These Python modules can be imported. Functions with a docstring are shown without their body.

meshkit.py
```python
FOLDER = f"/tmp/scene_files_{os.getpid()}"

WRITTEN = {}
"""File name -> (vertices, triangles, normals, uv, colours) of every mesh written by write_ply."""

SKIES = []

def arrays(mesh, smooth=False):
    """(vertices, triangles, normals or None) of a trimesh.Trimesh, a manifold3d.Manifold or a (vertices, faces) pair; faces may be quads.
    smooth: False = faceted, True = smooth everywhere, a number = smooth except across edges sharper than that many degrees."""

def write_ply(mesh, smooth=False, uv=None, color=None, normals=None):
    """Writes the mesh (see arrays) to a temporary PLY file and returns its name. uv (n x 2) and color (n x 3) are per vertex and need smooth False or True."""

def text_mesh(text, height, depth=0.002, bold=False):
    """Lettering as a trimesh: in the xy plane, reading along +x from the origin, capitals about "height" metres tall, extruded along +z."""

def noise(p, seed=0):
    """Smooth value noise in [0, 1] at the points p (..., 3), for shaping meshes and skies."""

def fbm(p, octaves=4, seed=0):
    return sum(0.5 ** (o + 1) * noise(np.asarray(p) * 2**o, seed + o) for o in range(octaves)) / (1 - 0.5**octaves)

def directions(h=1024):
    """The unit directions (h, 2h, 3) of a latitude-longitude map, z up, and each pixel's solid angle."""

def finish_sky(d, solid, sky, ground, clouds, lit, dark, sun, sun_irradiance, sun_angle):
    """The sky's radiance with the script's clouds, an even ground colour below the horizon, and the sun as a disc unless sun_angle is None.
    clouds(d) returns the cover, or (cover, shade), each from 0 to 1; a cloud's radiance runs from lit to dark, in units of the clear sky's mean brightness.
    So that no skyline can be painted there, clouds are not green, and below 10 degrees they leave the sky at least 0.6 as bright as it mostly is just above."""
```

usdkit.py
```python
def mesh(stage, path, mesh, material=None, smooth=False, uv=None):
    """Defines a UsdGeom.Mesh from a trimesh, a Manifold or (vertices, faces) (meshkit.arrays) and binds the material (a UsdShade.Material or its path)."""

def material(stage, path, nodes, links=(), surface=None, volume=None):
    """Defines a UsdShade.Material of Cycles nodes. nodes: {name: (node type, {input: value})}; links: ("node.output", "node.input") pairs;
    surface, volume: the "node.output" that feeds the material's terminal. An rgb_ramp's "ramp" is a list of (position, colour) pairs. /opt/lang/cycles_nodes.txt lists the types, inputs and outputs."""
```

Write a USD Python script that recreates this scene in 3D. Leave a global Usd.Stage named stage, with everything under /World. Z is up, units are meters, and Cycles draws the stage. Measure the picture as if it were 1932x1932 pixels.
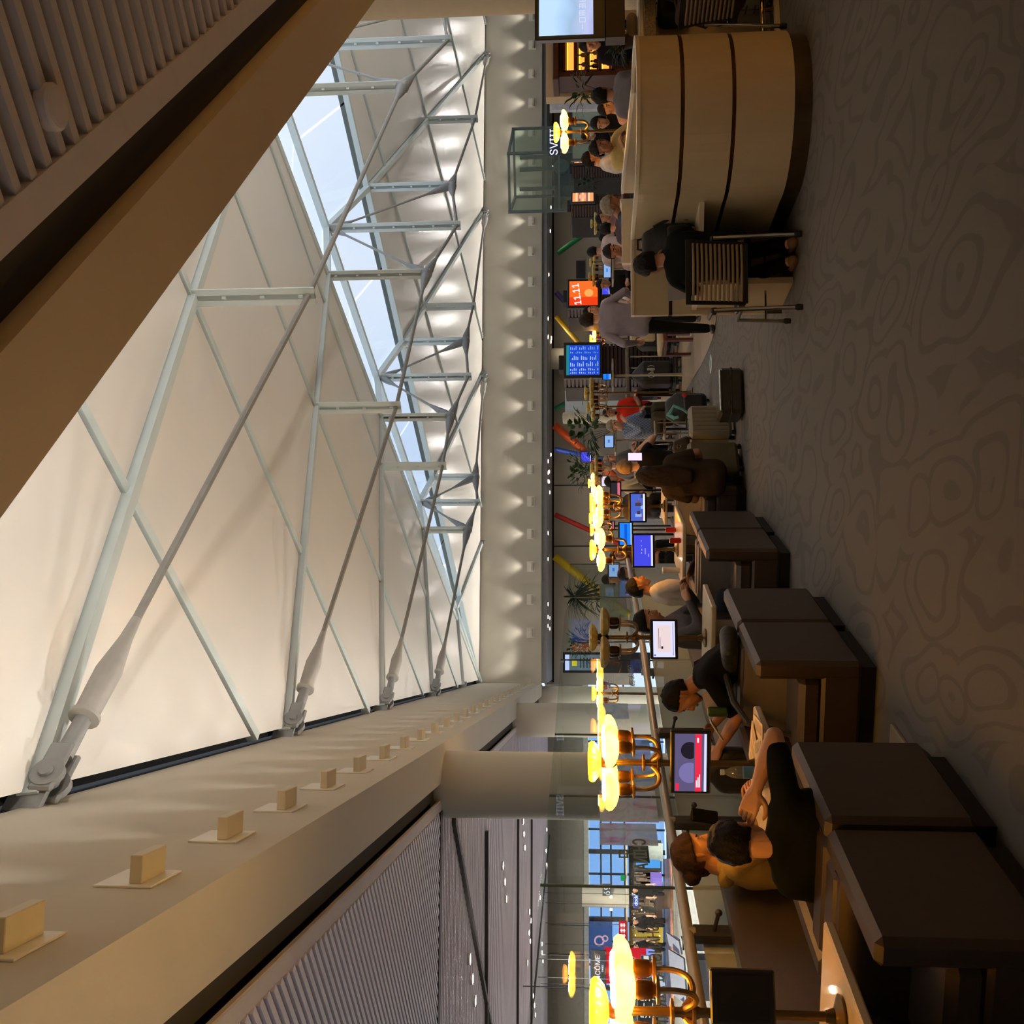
import math, random
import numpy as np, trimesh, manifold3d as m3, shapely.geometry as sg
from shapely.ops import unary_union
import usdkit, meshkit
from pxr import Usd, UsdGeom, UsdLux, UsdShade, Sdf, Gf

stage = Usd.Stage.CreateInMemory()
UsdGeom.SetStageUpAxis(stage, UsdGeom.Tokens.z)
UsdGeom.SetStageMetersPerUnit(stage, 1.0)
UsdGeom.Xform.Define(stage, '/World'); stage.SetDefaultPrim(stage.GetPrimAtPath('/World'))
UsdGeom.Scope.Define(stage, '/World/Looks')
random.seed(7); RNG = np.random.default_rng(7)
PI = math.pi

# ------------------------------------------------------------------ camera (held on its side: the photo lies rotated a quarter turn)
YAW, PITCH, ROLL, FPX, EYE = 0.132328, 0.0762127, -0.0049914, 1983.9, 1.6
_f = np.array([math.sin(YAW)*math.cos(PITCH), math.cos(YAW)*math.cos(PITCH), math.sin(PITCH)])
_r = np.array([math.cos(YAW), -math.sin(YAW), 0.0]); _u = np.cross(_r, _f)
RT = _r*math.cos(ROLL) + _u*math.sin(ROLL)
DN = -(-_r*math.sin(ROLL) + _u*math.cos(ROLL))
EYEP = np.array([0, 0, EYE])
cam = UsdGeom.Camera.Define(stage, '/World/Camera')
M4 = Gf.Matrix4d(*DN, 0, *RT, 0, *(-_f), 0, *EYEP, 1)
cam.AddTransformOp().Set(M4)
cam.CreateHorizontalApertureAttr(36.0); cam.CreateVerticalApertureAttr(36.0)
cam.CreateFocalLengthAttr(36.0*FPX/1932); cam.CreateClippingRangeAttr(Gf.Vec2f(0.05, 400))
cam.CreateExposureAttr(0.42)

# ------------------------------------------------------------------ sky (dusk, thin cloud) seen through the roof glazing and the far windows
sky_mat = usdkit.material(stage, '/World/Looks/dusk_sky', {
    'tc': ('texture_coordinate', {}),
    'n': ('noise_texture', {'scale': 2.2, 'detail': 5.0, 'roughness': 0.55}),
    'cl': ('rgb_ramp', {'ramp': [(0.35, (0.55, 0.68, 0.88)), (0.65, (0.86, 0.90, 0.97))]}),
    'bg': ('background_shader', {'strength': 1.1})},
    [('tc.generated', 'n.vector'), ('n.fac', 'cl.fac'), ('cl.color', 'bg.color')], surface='bg.background')
dome = UsdLux.DomeLight.Define(stage, '/World/Sky'); dome.CreateIntensityAttr(1.0)
UsdShade.MaterialBindingAPI.Apply(dome.GetPrim()).Bind(sky_mat)

UPL = 10.4          # radiance of the up-lights on the beams
LAMP = 18.0          # radiance of the amber glass lamp shades
DOWN = 220.0         # radiance of the small downlights
ROOMD = 1.0

def spotlight(path, pos, d, radius, power, cone, color):
    L = UsdLux.SphereLight.Define(stage, path); L.CreateRadiusAttr(radius); L.CreateIntensityAttr(power); L.CreateColorAttr(Gf.Vec3f(*color))
    sh = UsdLux.ShapingAPI.Apply(L.GetPrim()); sh.CreateShapingConeAngleAttr(cone); sh.CreateShapingConeSoftnessAttr(.5)
    d = np.asarray(d, float); d = d/np.linalg.norm(d); x = np.cross([0, 1, 0], -d) if abs(d[1]) < .9 else np.array([1., 0, 0]); x /= np.linalg.norm(x); y = np.cross(-d, x)
    L.AddTransformOp().Set(Gf.Matrix4d(*x, 0, *y, 0, *(-d), 0, *map(float, pos), 1)); return L
def rectlight(path, pos, down, w, h, power, color=(1, 1, 1)):
    L = UsdLux.RectLight.Define(stage, path)
    L.CreateWidthAttr(w); L.CreateHeightAttr(h); L.CreateIntensityAttr(power); L.CreateColorAttr(Gf.Vec3f(*color))
    d = np.asarray(down, float); d /= np.linalg.norm(d)
    x = np.cross([0, 1, 0], -d) if abs(d[1]) < .9 else np.array([1., 0, 0]); x /= np.linalg.norm(x); y = np.cross(-d, x)
    L.AddTransformOp().Set(Gf.Matrix4d(*x, 0, *y, 0, *(-d), 0, *map(float, pos), 1))
    return L

# ------------------------------------------------------------------ pixel -> world helpers (photo pixels, 1932 x 1932)
def ray(x, y): return _f*FPX + RT*((1932-y)-966) + DN*(x-966)
def G(x, y, z=0.0):
    v = ray(x, y); return EYEP + (z-EYE)/v[2]*v
def P(x, y, Y):
    v = ray(x, y); return EYEP + Y/v[1]*v
def PX(x, y, X):
    v = ray(x, y); return EYEP + X/v[0]*v
def size(px, p): return px*float((np.asarray(p)-EYEP) @ _f)/FPX

# ------------------------------------------------------------------ materials
MATS = {}
def lin(c): return tuple(((v/255.0)/12.92 if v <= 10 else (((v/255.0)+.055)/1.055)**2.4) for v in c)
def mat(name, rgb, rough=.55, metal=0., var=.12, vs=8., bump=0., bs=60., spec=.5, coat=0., emit=0., trans=0., sheen=0.):
    """principled with a procedural tone variation; rgb is sRGB 0-255"""
    if name in MATS: return MATS[name]
    c = np.array(lin(rgb))
    nodes = {'tc': ('texture_coordinate', {}), 'n': ('noise_texture', {'scale': vs, 'detail': 3.0}),
             'r': ('rgb_ramp', {'ramp': [(.3, tuple(c*(1-var))), (.7, tuple(np.minimum(c*(1+var), 1)))]}),
             'p': ('principled_bsdf', {'roughness': rough, 'metallic': metal, 'specular_ior_level': spec, 'coat_weight': coat,
                                       'transmission_weight': trans, 'sheen_weight': sheen})}
    links = [('tc.object', 'n.vector'), ('n.fac', 'r.fac'), ('r.color', 'p.base_color')]
    if emit:
        nodes['p'][1]['emission_strength'] = emit; links.append(('r.color', 'p.emission_color'))
    if bump:
        nodes['bn'] = ('noise_texture', {'scale': bs, 'detail': 2.0}); nodes['b'] = ('bump', {'strength': bump, 'distance': .01})
        links += [('tc.object', 'bn.vector'), ('bn.fac', 'b.height'), ('b.normal', 'p.normal')]
    MATS[name] = usdkit.material(stage, '/World/Looks/'+name, nodes, links, surface='p.BSDF')
    return MATS[name]
def glow(name, rgb, strength=1.0):
    if name in MATS: return MATS[name]
    MATS[name] = usdkit.material(stage, '/World/Looks/'+name, {'e': ('emission', {'color': lin(rgb), 'strength': strength})}, surface='e.emission')
    return MATS[name]
def pane(name, tint, gloss=.12, rough=.02, haze=0.):
    if name in MATS: return MATS[name]
    nodes = {'t': ('transparent_bsdf', {'color': tint}), 'g': ('glossy_bsdf', {'color': (.9, .95, .93), 'roughness': rough}),
             'm': ('mix_closure', {'fac': gloss})}
    links = [('t.BSDF', 'm.closure1'), ('g.BSDF', 'm.closure2')]; out = 'm.closure'
    if haze:
        nodes['d'] = ('diffuse_bsdf', {'color': (.55, .6, .55)}); nodes['h'] = ('mix_closure', {'fac': haze})
        links += [('m.closure', 'h.closure1'), ('d.BSDF', 'h.closure2')]; out = 'h.closure'
    MATS[name] = usdkit.material(stage, '/World/Looks/'+name, nodes, links, surface=out)
    return MATS[name]

# ------------------------------------------------------------------ scene tree helpers
USED = {}
def numbered(path):
    n = USED.get(path, -1)+1; USED[path] = n
    return path if n == 0 else '%s_%03d' % (path, n)
def meta(prim, label=None, cat=None, group=None, kind=None):
    for k, v in (('label', label), ('category', cat), ('group', group), ('kind', kind)):
        if v: prim.SetCustomDataByKey(k, v)
class T:
    """a thing: an Xform at its base; parts are given in its local frame, or in world coordinates with world=True"""
    def __init__(s, name, label=None, cat=None, loc=(0, 0, 0), rz=0., group=None, kind=None, world=False, parent='/World'):
        s.path = numbered(parent+'/'+name); s.x = UsdGeom.Xform.Define(stage, s.path); s.prim = s.x.GetPrim()
        s.loc = np.asarray(loc, float); s.rz = rz; s.world = world
        s.x.AddTranslateOp().Set(Gf.Vec3d(*s.loc)); s.x.AddRotateZOp().Set(math.degrees(rz))
        meta(s.prim, label, cat, group, kind)
        c, q = math.cos(-rz), math.sin(-rz); s.inv = np.eye(4); s.inv[:3, :3] = [[c, -q, 0], [q, c, 0], [0, 0, 1]]; s.inv[:3, 3] = -s.inv[:3, :3] @ s.loc
    def part(s, name, mesh, m, label=None, parent=None, smooth=35, kind=None):
        if s.world:
            mesh = tm(mesh).copy(); mesh.apply_transform(s.inv)
        path = numbered((parent or s.path)+'/'+name)
        g = usdkit.mesh(stage, path, mesh, m, smooth=smooth)
        meta(g.GetPrim(), label=label, kind=kind)
        return path
def dup(t, loc, rz=0., label=None, group=None):
    path = numbered(t.path if not t.path[-4:-3] == '_' else t.path[:-4])
    x = UsdGeom.Xform.Define(stage, path); x.AddTranslateOp().Set(Gf.Vec3d(*map(float, loc))); x.AddRotateZOp().Set(math.degrees(rz))
    p = x.GetPrim(); was = t.prim.GetCustomData()
    meta(p, label or was.get('label'), was.get('category'), group or was.get('group'))
    p.GetReferences().AddInternalReference(t.path); p.SetInstanceable(True)
    return p
def single(name, mesh, m, label, cat, group=None, smooth=35, kind=None):
    path = numbered('/World/'+name); mesh = tm(mesh).copy()
    b = mesh.bounds; o = np.array([(b[0][0]+b[1][0])/2, (b[0][1]+b[1][1])/2, b[0][2]]); mesh.apply_translation(-o)
    g = usdkit.mesh(stage, path, mesh, m, smooth=smooth); UsdGeom.Xformable(g).AddTranslateOp().Set(Gf.Vec3d(*o))
    meta(g.GetPrim(), label, cat, group, kind)
    return path
def struct(name, mesh, m, parent=None, smooth=35):
    path = numbered((parent or '/World')+'/'+name); g = usdkit.mesh(stage, path, mesh, m, smooth=smooth)
    if not parent: meta(g.GetPrim(), kind='structure')
    return path

# ------------------------------------------------------------------ mesh helpers
def tm(m):
    if isinstance(m, trimesh.Trimesh): return m
    v, f, _ = meshkit.arrays(m); return trimesh.Trimesh(v, f, process=False)
def cat(*ms):
    ms = [tm(x) for m in ms for x in (m if isinstance(m, list) else [m])]
    return trimesh.util.concatenate(ms)
def box(c, s, ch=0.):
    """box centred at c, size s, edges chamfered by ch"""
    s = np.asarray(s, float)/2; c = np.asarray(c, float)
    if ch <= 0:
        m = trimesh.creation.box(s*2); m.apply_translation(c); return m
    ch = min(ch, .9*s.min()); pts = []
    for sx in (-1, 1):
        for sy in (-1, 1):
            for sz in (-1, 1):
                k = np.array([sx, sy, sz])
                for a in range(3):
                    q = s-ch; q[a] = s[a]; pts.append(c+k*q)
    return trimesh.convex.convex_hull(np.array(pts))
def bx(x0, x1, y0, y1, z0, z1, ch=0.): return box(((x0+x1)/2, (y0+y1)/2, (z0+z1)/2), (x1-x0, y1-y0, z1-z0), ch)
def frame_of(d, up=(0, 0, 1)):
    d = np.asarray(d, float); d = d/np.linalg.norm(d); up = np.asarray(up, float)
    if abs(d @ up) > .99: up = np.array([0, 1., 0])
    x = np.cross(up, d); x /= np.linalg.norm(x); return x, np.cross(d, x), d
def bar(p, q, w, h, up=(0, 0, 1), ch=0.):
    """box beam from p to q, w wide and h tall"""
    p, q = np.asarray(p, float), np.asarray(q, float); x, y, d = frame_of(q-p, up); L = np.linalg.norm(q-p)
    m = box((0, 0, L/2), (w, h, L), ch); t = np.eye(4); t[:3, 0], t[:3, 1], t[:3, 2], t[:3, 3] = x, y, d, p
    m.apply_transform(t); return m
def sweep(pts, r, seg=10, caps=True):
    pts = np.asarray(pts, float); n = len(pts); r = np.broadcast_to(np.asarray(r, float), n); a = np.arange(seg)*2*PI/seg
    t = np.gradient(pts, axis=0); V = []; x = None
    for i in range(n):
        d = t[i]/np.linalg.norm(t[i])
        if x is None: x = frame_of(d)[0]
        x = x-d*(x @ d); x /= np.linalg.norm(x); y = np.cross(d, x)
        V.append(pts[i]+r[i]*(np.cos(a)[:, None]*x+np.sin(a)[:, None]*y))
    V = np.vstack(V); F = []
    for i in range(n-1):
        for k in range(seg):
            A, B = i*seg+k, i*seg+(k+1) % seg; F += [[A, B, B+seg], [A, B+seg, A+seg]]
    if caps:
        V = np.vstack([V, pts[0], pts[-1]])
        for k in range(seg):
            F += [[len(V)-2, (k+1) % seg, k], [len(V)-1, (n-1)*seg+k, (n-1)*seg+(k+1) % seg]]
    return trimesh.Trimesh(V, F, process=False)
def tube(p, q, r, seg=10): return sweep([p, q], r, seg)
def lathe(prof, seg=24, c=(0, 0, 0)):
    """prof: (radius, z) list"""
    pts = [(c[0], c[1], c[2]+z) for r, z in prof]; V = []; a = np.arange(seg)*2*PI/seg; F = []
    for r, z in prof: V.append(np.c_[c[0]+r*np.cos(a), c[1]+r*np.sin(a), np.full(seg, c[2]+z)])
    V = np.vstack(V)
    for i in range(len(prof)-1):
        for k in range(seg):
            A, B = i*seg+k, i*seg+(k+1) % seg; F += [[A, B, B+seg], [A, B+seg, A+seg]]
    V = np.vstack([V, pts[0], pts[-1]]); n = len(prof)
    for k in range(seg):
        F += [[len(V)-2, (k+1) % seg, k], [len(V)-1, (n-1)*seg+k, (n-1)*seg+(k+1) % seg]]
    return trimesh.Trimesh(V, F, process=False)
def lathe_dir(prof, p, d, seg=16):
    m = lathe(prof, seg); x, y, d = frame_of(d); t = np.eye(4); t[:3, 0], t[:3, 1], t[:3, 2], t[:3, 3] = x, y, d, p
    m.apply_transform(t); return m
def prism(poly, z0, z1):
    """extrudes a 2-D polygon (list or shapely) in z"""
    g = poly if hasattr(poly, 'exterior') else sg.Polygon(poly)
    m = trimesh.creation.extrude_polygon(g, z1-z0, engine='earcut'); m.apply_translation((0, 0, z0)); return m
def ball(c, r, sub=2):
    m = trimesh.creation.icosphere(sub, 1.0); m.apply_scale(r if np.ndim(r) else [r]*3); m.apply_translation(c); return m
def place(m, o, right, up):
    """xy-plane mesh onto a plane with the given right and up vectors; +z comes out towards the viewer"""
    m = tm(m).copy(); r = np.asarray(right, float); r /= np.linalg.norm(r); u = np.asarray(up, float); u = u/np.linalg.norm(u)
    t = np.eye(4); t[:3, 0], t[:3, 1], t[:3, 2], t[:3, 3] = r, u, np.cross(r, u), o; m.apply_transform(t); return m
def mv(m, o=(0, 0, 0), rz=0.):
    m = tm(m).copy(); t = trimesh.transformations.rotation_matrix(rz, (0, 0, 1)); t[:3, 3] = o; m.apply_transform(t); return m
def quad(pts, th=.01):
    """a thin slab on four coplanar points, thickness along its normal"""
    p = np.asarray(pts, float); n = np.cross(p[1]-p[0], p[2]-p[0]); n = n/np.linalg.norm(n)*th
    k = len(p); V = np.vstack([p, p+n]); F = [[0, i+1, i] for i in range(1, k-1)]+[[k, k+i, k+i+1] for i in range(1, k-1)]
    for i in range(k): j = (i+1) % k; F += [[i, j, j+k], [i, j+k, i+k]]
    return trimesh.Trimesh(V, F, process=False)
def text(s, h, depth=.003, bold=False, mirror=False, center=True):
    m = meshkit.text_mesh(s, h, depth, bold); v = np.array(m.vertices); f = np.array(m.faces)
    if mirror: v[:, 0] = v[:, 0].max()+v[:, 0].min()-v[:, 0]; f = f[:, ::-1]
    if center: v[:, 0] -= (v[:, 0].max()+v[:, 0].min())/2
    return trimesh.Trimesh(v, f, process=False)

# ================================================================== THE SETTING
XL, YF, Z0, KS = -1.18, 40.0, 5.86, .225       # left beam face, far beam face, roof springing height, roof slope
XLAST = 37.12                                  # where the right beam meets the far beam
QB = 2.88                                      # right beam: Y - X = QB
m_plaster = mat('plaster_beige', (205, 196, 178), .8, var=.03, vs=1.2, bump=.08, bs=35)
m_soffit = mat('plaster_soffit', (205, 184, 150), .8, var=.03, vs=1.5, bump=.08, bs=30)
m_col = mat('column_paint', (200, 192, 174), .75, var=.03, vs=1.)
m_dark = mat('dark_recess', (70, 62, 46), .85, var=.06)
m_black = mat('black_gap', (14, 13, 12), .9, var=.1)
m_trim = mat('pale_trim', (205, 194, 190), .6, var=.03)
m_slat = mat('slat_white', (196, 186, 180), .55, var=.04)
m_plenum = mat('plenum_brown', (96, 84, 74), .9, var=.1)
m_panel = mat('roof_sheet', (236, 230, 220), .30, var=.02, vs=.5, spec=.5)
m_steel = mat('white_steel', (205, 214, 210), .45, var=.03, vs=2.)
m_rod = mat('grey_rod', (150, 148, 142), .45, metal=.2, var=.05)
m_cast = mat('cast_grey', (150, 150, 148), .5, metal=.3, var=.08, vs=5)

# carpet: loops and waves woven in a darker tone
car = {'g': ('geometry', {}), 'mp': ('mapping', {'scale': (1.15, .6, 1.), 'rotation': (0, 0, .5)}),
       'w': ('noise_texture', {'scale': 1.1, 'detail': 2.0}), 'ad': ('mix_vector', {'fac': .45}),
       'v': ('voronoi_texture', {'scale': 3.6, 'randomness': .9}), 'm1': ('math', {'math_type': 'multiply', 'value2': 26.}),
       'sn': ('math', {'math_type': 'sine'}), 'rr': ('rgb_ramp', {'ramp': [(.55, (0, 0, 0)), (.72, (1, 1, 1))]}),
       'fz': ('noise_texture', {'scale': 420., 'detail': 2.0}), 'fr': ('rgb_ramp', {'ramp': [(.3, (.128, .125, .118)), (.7, (.195, .19, .18))]}),
       'dk': ('mix_color', {'blend_type': 'multiply', 'b': (.78, .78, .81)}), 'p': ('principled_bsdf', {'roughness': .95, 'specular_ior_level': .15, 'sheen_weight': .1}),
       'b': ('bump', {'strength': .5, 'distance': .006})}
carl = [('g.position', 'mp.vector'), ('mp.vector', 'w.vector'), ('mp.vector', 'ad.a'), ('w.color', 'ad.b'), ('ad.result', 'v.vector'),
        ('v.distance', 'm1.value1'), ('m1.value', 'sn.value1'), ('sn.value', 'rr.fac'), ('g.position', 'fz.vector'), ('fz.fac', 'fr.fac'),
        ('fr.color', 'dk.a'), ('rr.color', 'dk.fac'), ('dk.result', 'p.base_color'), ('fz.fac', 'b.height'), ('b.normal', 'p.normal')]
m_carpet = usdkit.material(stage, '/World/Looks/carpet', car, carl, surface='p.BSDF')

# lounge floor; the edge follows the glass balustrade, beyond it the concourse lies lower
RAIL = [(-2.75, 1.6), (-2.2, 3.4), (-1.72, 5.2), (-1.32, 6.5), (-.97, 7.8), (-.62, 8.9), (-.02, 10.5), (.72, 12.9), (1.3, 15.0)]
edge = [(x-.12, y) for x, y in RAIL]
floor_poly = sg.Polygon([(-3.4, -4), (14, -4), (45, -4), (45, 47), (.4, 47), (.4, 26), (1.0, 17.5)]+edge[::-1]+[(-3.4, 1.)])
struct('floor', prism(floor_poly, -.25, 0), m_carpet, smooth=False)

# beige stone floor round the bar, laid as separate tiles inside a curved edge
arc = [G(*p)[:2] for p in ((1352, 606), (1345, 640), (1337, 660), (1323, 690), (1308, 715), (1290, 745), (1272, 770), (1262, 790), (1252, 830))]
stone = sg.Polygon([tuple(a) for a in arc]+[(4.2, 30), (26, 30), (26, 14.2), (6.5, 12.2)]).buffer(0)
st = struct('floor_bar', prism(stone, 0.0, .006), mat('stone_joint', (70, 62, 50), .7), smooth=False)
m_st = [mat('stone_tile_%s' % n, c, .3, var=.06, vs=3., coat=.1) for n, c in (('light', (190, 172, 140)), ('mid', (180, 162, 130)), ('warm', (186, 164, 128)))]
k = 0; rest = []
for i in range(4, 26):
    for j in range(12, 30):
        c = sg.box(i, j, i+.992, j+.992).intersection(stone)
        if c.is_empty or c.area < .03 or c.geom_type != 'Polygon': continue
        m = prism(c, .004, .012)
        if i < 14 and j < 24: struct('tile', m, m_st[(i*7+j*3) % 3], st, smooth=False)
        else: rest.append(m)
p_ = struct('tile_field', cat(rest), m_st[0], st, smooth=False); meta(stage.GetPrimAtPath(p_), kind='stuff')

# concourse beyond the balustrade, one storey step lower
struct('floor_concourse', bx(-30, .3, 1, 47, -1.75, -1.5), mat('concourse_floor', (92, 90, 86), .8, var=.08, vs=2, spec=.15), smooth=False)
struct('wall_edge', quad([(edge[i][0], edge[i][1], 0) for i in (0, 8)]+[(edge[i][0], edge[i][1], -1.5) for i in (8, 0)], .02), m_plaster)

# --- beams. left and far run square, the right one at 45 degrees
ZB = 3.55
struct('beam_left', bx(XL-.5, XL, -3, YF+.5, ZB, Z0+.02), m_plaster, smooth=False)
struct('beam_far', bx(XL, 42, YF, YF+.5, ZB, Z0+.02), m_plaster, smooth=False)
def q2(p, q): return ((p-q)/2, (p+q)/2)          # (X+Y, Y-X) -> (X, Y)
def strip(qa, qb, z0, z1, pa=-7.0, pb=80.0): return prism([q2(pa, qa), q2(pb, qa), q2(pb, qb), q2(pa, qb)], z0, z1)
struct('beam_right', strip(QB, 2.27, ZB, Z0+.02), m_soffit, smooth=False)
# recess and pale trim where the slatted ceilings start
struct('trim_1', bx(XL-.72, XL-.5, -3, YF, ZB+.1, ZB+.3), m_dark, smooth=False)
struct('trim_2', bx(XL-.86, XL-.72, -3, YF, ZB, ZB+.05, .01), m_trim, smooth=False)
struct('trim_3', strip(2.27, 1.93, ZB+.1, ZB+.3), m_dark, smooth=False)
struct('trim_4', strip(1.93, 1.74, ZB, ZB+.05), m_trim, smooth=False)

# --- right slatted ceiling, slats square to the right beam
cr = struct('ceiling_right', strip(1.93, -60, ZB+.22, ZB+.3), m_plenum, smooth=False)
far = []
for i in range(190):
    p = -2.+.185*i; a, b = q2(p, 1.75), q2(p, -9.-.1*i)
    m = bar((*a, ZB+.055), (*b, ZB+.055), .05, .1)
    if i < 120: struct('slat', m, m_slat, cr, smooth=False)
    else: far.append(m)
p_ = struct('slat_field', cat(far), m_slat, cr, smooth=False); meta(stage.GetPrimAtPath(p_), kind='stuff')
g_ = G(100, 202, ZB)
dl = T('ceiling_speaker', 'small round cream fitting between the slats of the right ceiling', 'ceiling fitting', (g_[0], g_[1], ZB-.02))
dl.part('rim', lathe([(.075, 0), (.085, .01), (.085, .05), (.02, .05)], 20), m_trim); dl.part('cover', lathe([(.06, -.004), (.068, 0), (.03, .02)], 20), m_trim)

# --- left slatted ceiling: first bay slats run at 45 degrees, the next bays run across
XS = XL-.86
m_slat2 = mat('slat_grey', (214, 204, 208), .45, var=.04); m_plen2 = mat('plenum_violet', (70, 60, 64), .85, var=.1)
cl = struct('ceiling_left', bx(-40, XS, -3, 46.5, ZB+.16, ZB+.24), m_plen2, smooth=False)
bay = sg.box(-16, -3, XS, 13.65)
n = 0; far = []
for i in range(150):
    p = 1.2+.135*i; ln = sg.LineString([(p+40, -40), (p-40, 40)]).intersection(bay)
    if ln.is_empty: continue
    a, b = ln.coords[0], ln.coords[-1]
    if math.dist(a, b) < .2: continue
    m = bar((*a, ZB+.03), (*b, ZB+.03), .052, .07)
    if n < 110: struct('slat', m, m_slat2, cl, smooth=False); n += 1
    else: far.append(m)
for i in range(210):
    y = 13.95+.152*i
    m = bx(-24, XS, y-.03, y+.03, ZB-.005, ZB+.065)
    if n < 290: struct('slat', m, m_slat2, cl, smooth=False); n += 1
    else: far.append(m)
p_ = struct('slat_field', cat(far), m_slat2, cl, smooth=False); meta(stage.GetPrimAtPath(p_), kind='stuff')
struct('trim_5', bx(-24, XS, 13.68, 13.86, ZB-.01, ZB+.1), mat('track_dark', (60, 54, 50), .6), smooth=False)
m_track = MATS['track_dark']
tr = [((-2.3, 14.8), (-8.6, 22.6)), ((-3.2, 19.4), (-12.5, 20.0)), ((-4.2, 27.5), (-16, 27.8)), ((-5, 33.5), (-16, 33.7)), ((-13.5, 24.), (-7.9, 47))]
for a, b in tr: struct('trim_6', bar((*a, ZB-.03), (*b, ZB-.03), .1, .06), m_track, smooth=False)

# --- columns
for y in (14.15, 27.5, 40.9, .75):
    struct('column', lathe([(.43, -1.5), (.43, ZB+.15)], 48, (-1.74, y, 0)), m_col)
struct('column', lathe([(.54, 0), (.54, 5.86)], 48, (6.8, 9.5, 0)), mat('column_warm', (196, 184, 160), .75, var=.03))
cc = P(1045, 677, 45.2); struct('column', lathe([(.46, 0), (.46, 3.45)], 40, (cc[0], 45.2, 0)), m_col)

# --- roof: two sheeted slopes, a glazed wedge along the ridge, panels between trusses and purlins
QC = [9.03+6.7*i for i in range(-1, 5)]; QC[0] = QB     # truss lines  Y - X
SP = [12.25+6.65*i for i in range(-2, 9)]               # purlin lines X + Y
QE = YF-XL; PR_ = YF+XL                                  # corner in rotated coordinates
def zroof(p, q):
    x, y = q2(p, q); a, b = x-XL, YF-y
    t = (QE-q)/2.0; d = abs(p-PR_)
    if d < .17*2*t/1.0: # inside the glazed wedge: from the edge height up to the ridge
        e = .17*2*t; ze = Z0+KS*.83*t; return ze+(Z0+.237*t-ze)*(1-d/e)
    return Z0+KS*min(a, b)
def lift(g, th=.03, up=0.):
    g = sg.polygon.orient(g); pq = list(g.exterior.coords)[:-1]
    return quad([(*q2(p, q), zroof(p*.9999+PR_*.0001, q)+up) for p, q in pq], th)
def wedge(side): return [(PR_, QE), (PR_+side*.34*(QE-QB)/2, QB), (PR_, QB)]
left_pl = sg.Polygon([(QB+2*XL, QB), (QE+2*XL, QE), (PR_-.34*(QE-QB)/2, QB)])
right_pl = sg.Polygon([(2*YF-QB, QB), (PR_, QE), (PR_+.34*(QE-QB)/2, QB)])
rf = numbered('/World/ceiling'); rx = UsdGeom.Xform.Define(stage, rf); meta(rx.GetPrim(), kind='structure')
for reg, sgn in ((left_pl, 1), (right_pl, -1)):
    usdkit.mesh(stage, numbered(rf+'/deck'), lift(reg, .05, .22), m_black)  # black backing, blocks the sky and darkens the slots between panels
    for i, qa in enumerate(QC):
        qb = QC[i+1] if i+1 < len(QC) else QE
        for j in range(-1, len(SP)):
            pa = SP[j] if j >= 0 else -40; pb = SP[j+1] if j+1 < len(SP) else 200
            c = sg.box(pa, qa, pb, qb).intersection(reg)
            if c.is_empty or c.area < .05: continue
            c = c.buffer(-.16, join_style=2)
            if c.is_empty or c.geom_type != 'Polygon': continue
            usdkit.mesh(stage, numbered(rf+'/roof_panel'), lift(c, .03), m_panel)
m_sky = pane('roof_glass', (.93, .96, 1.0), .08, .05, .12)
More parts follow.
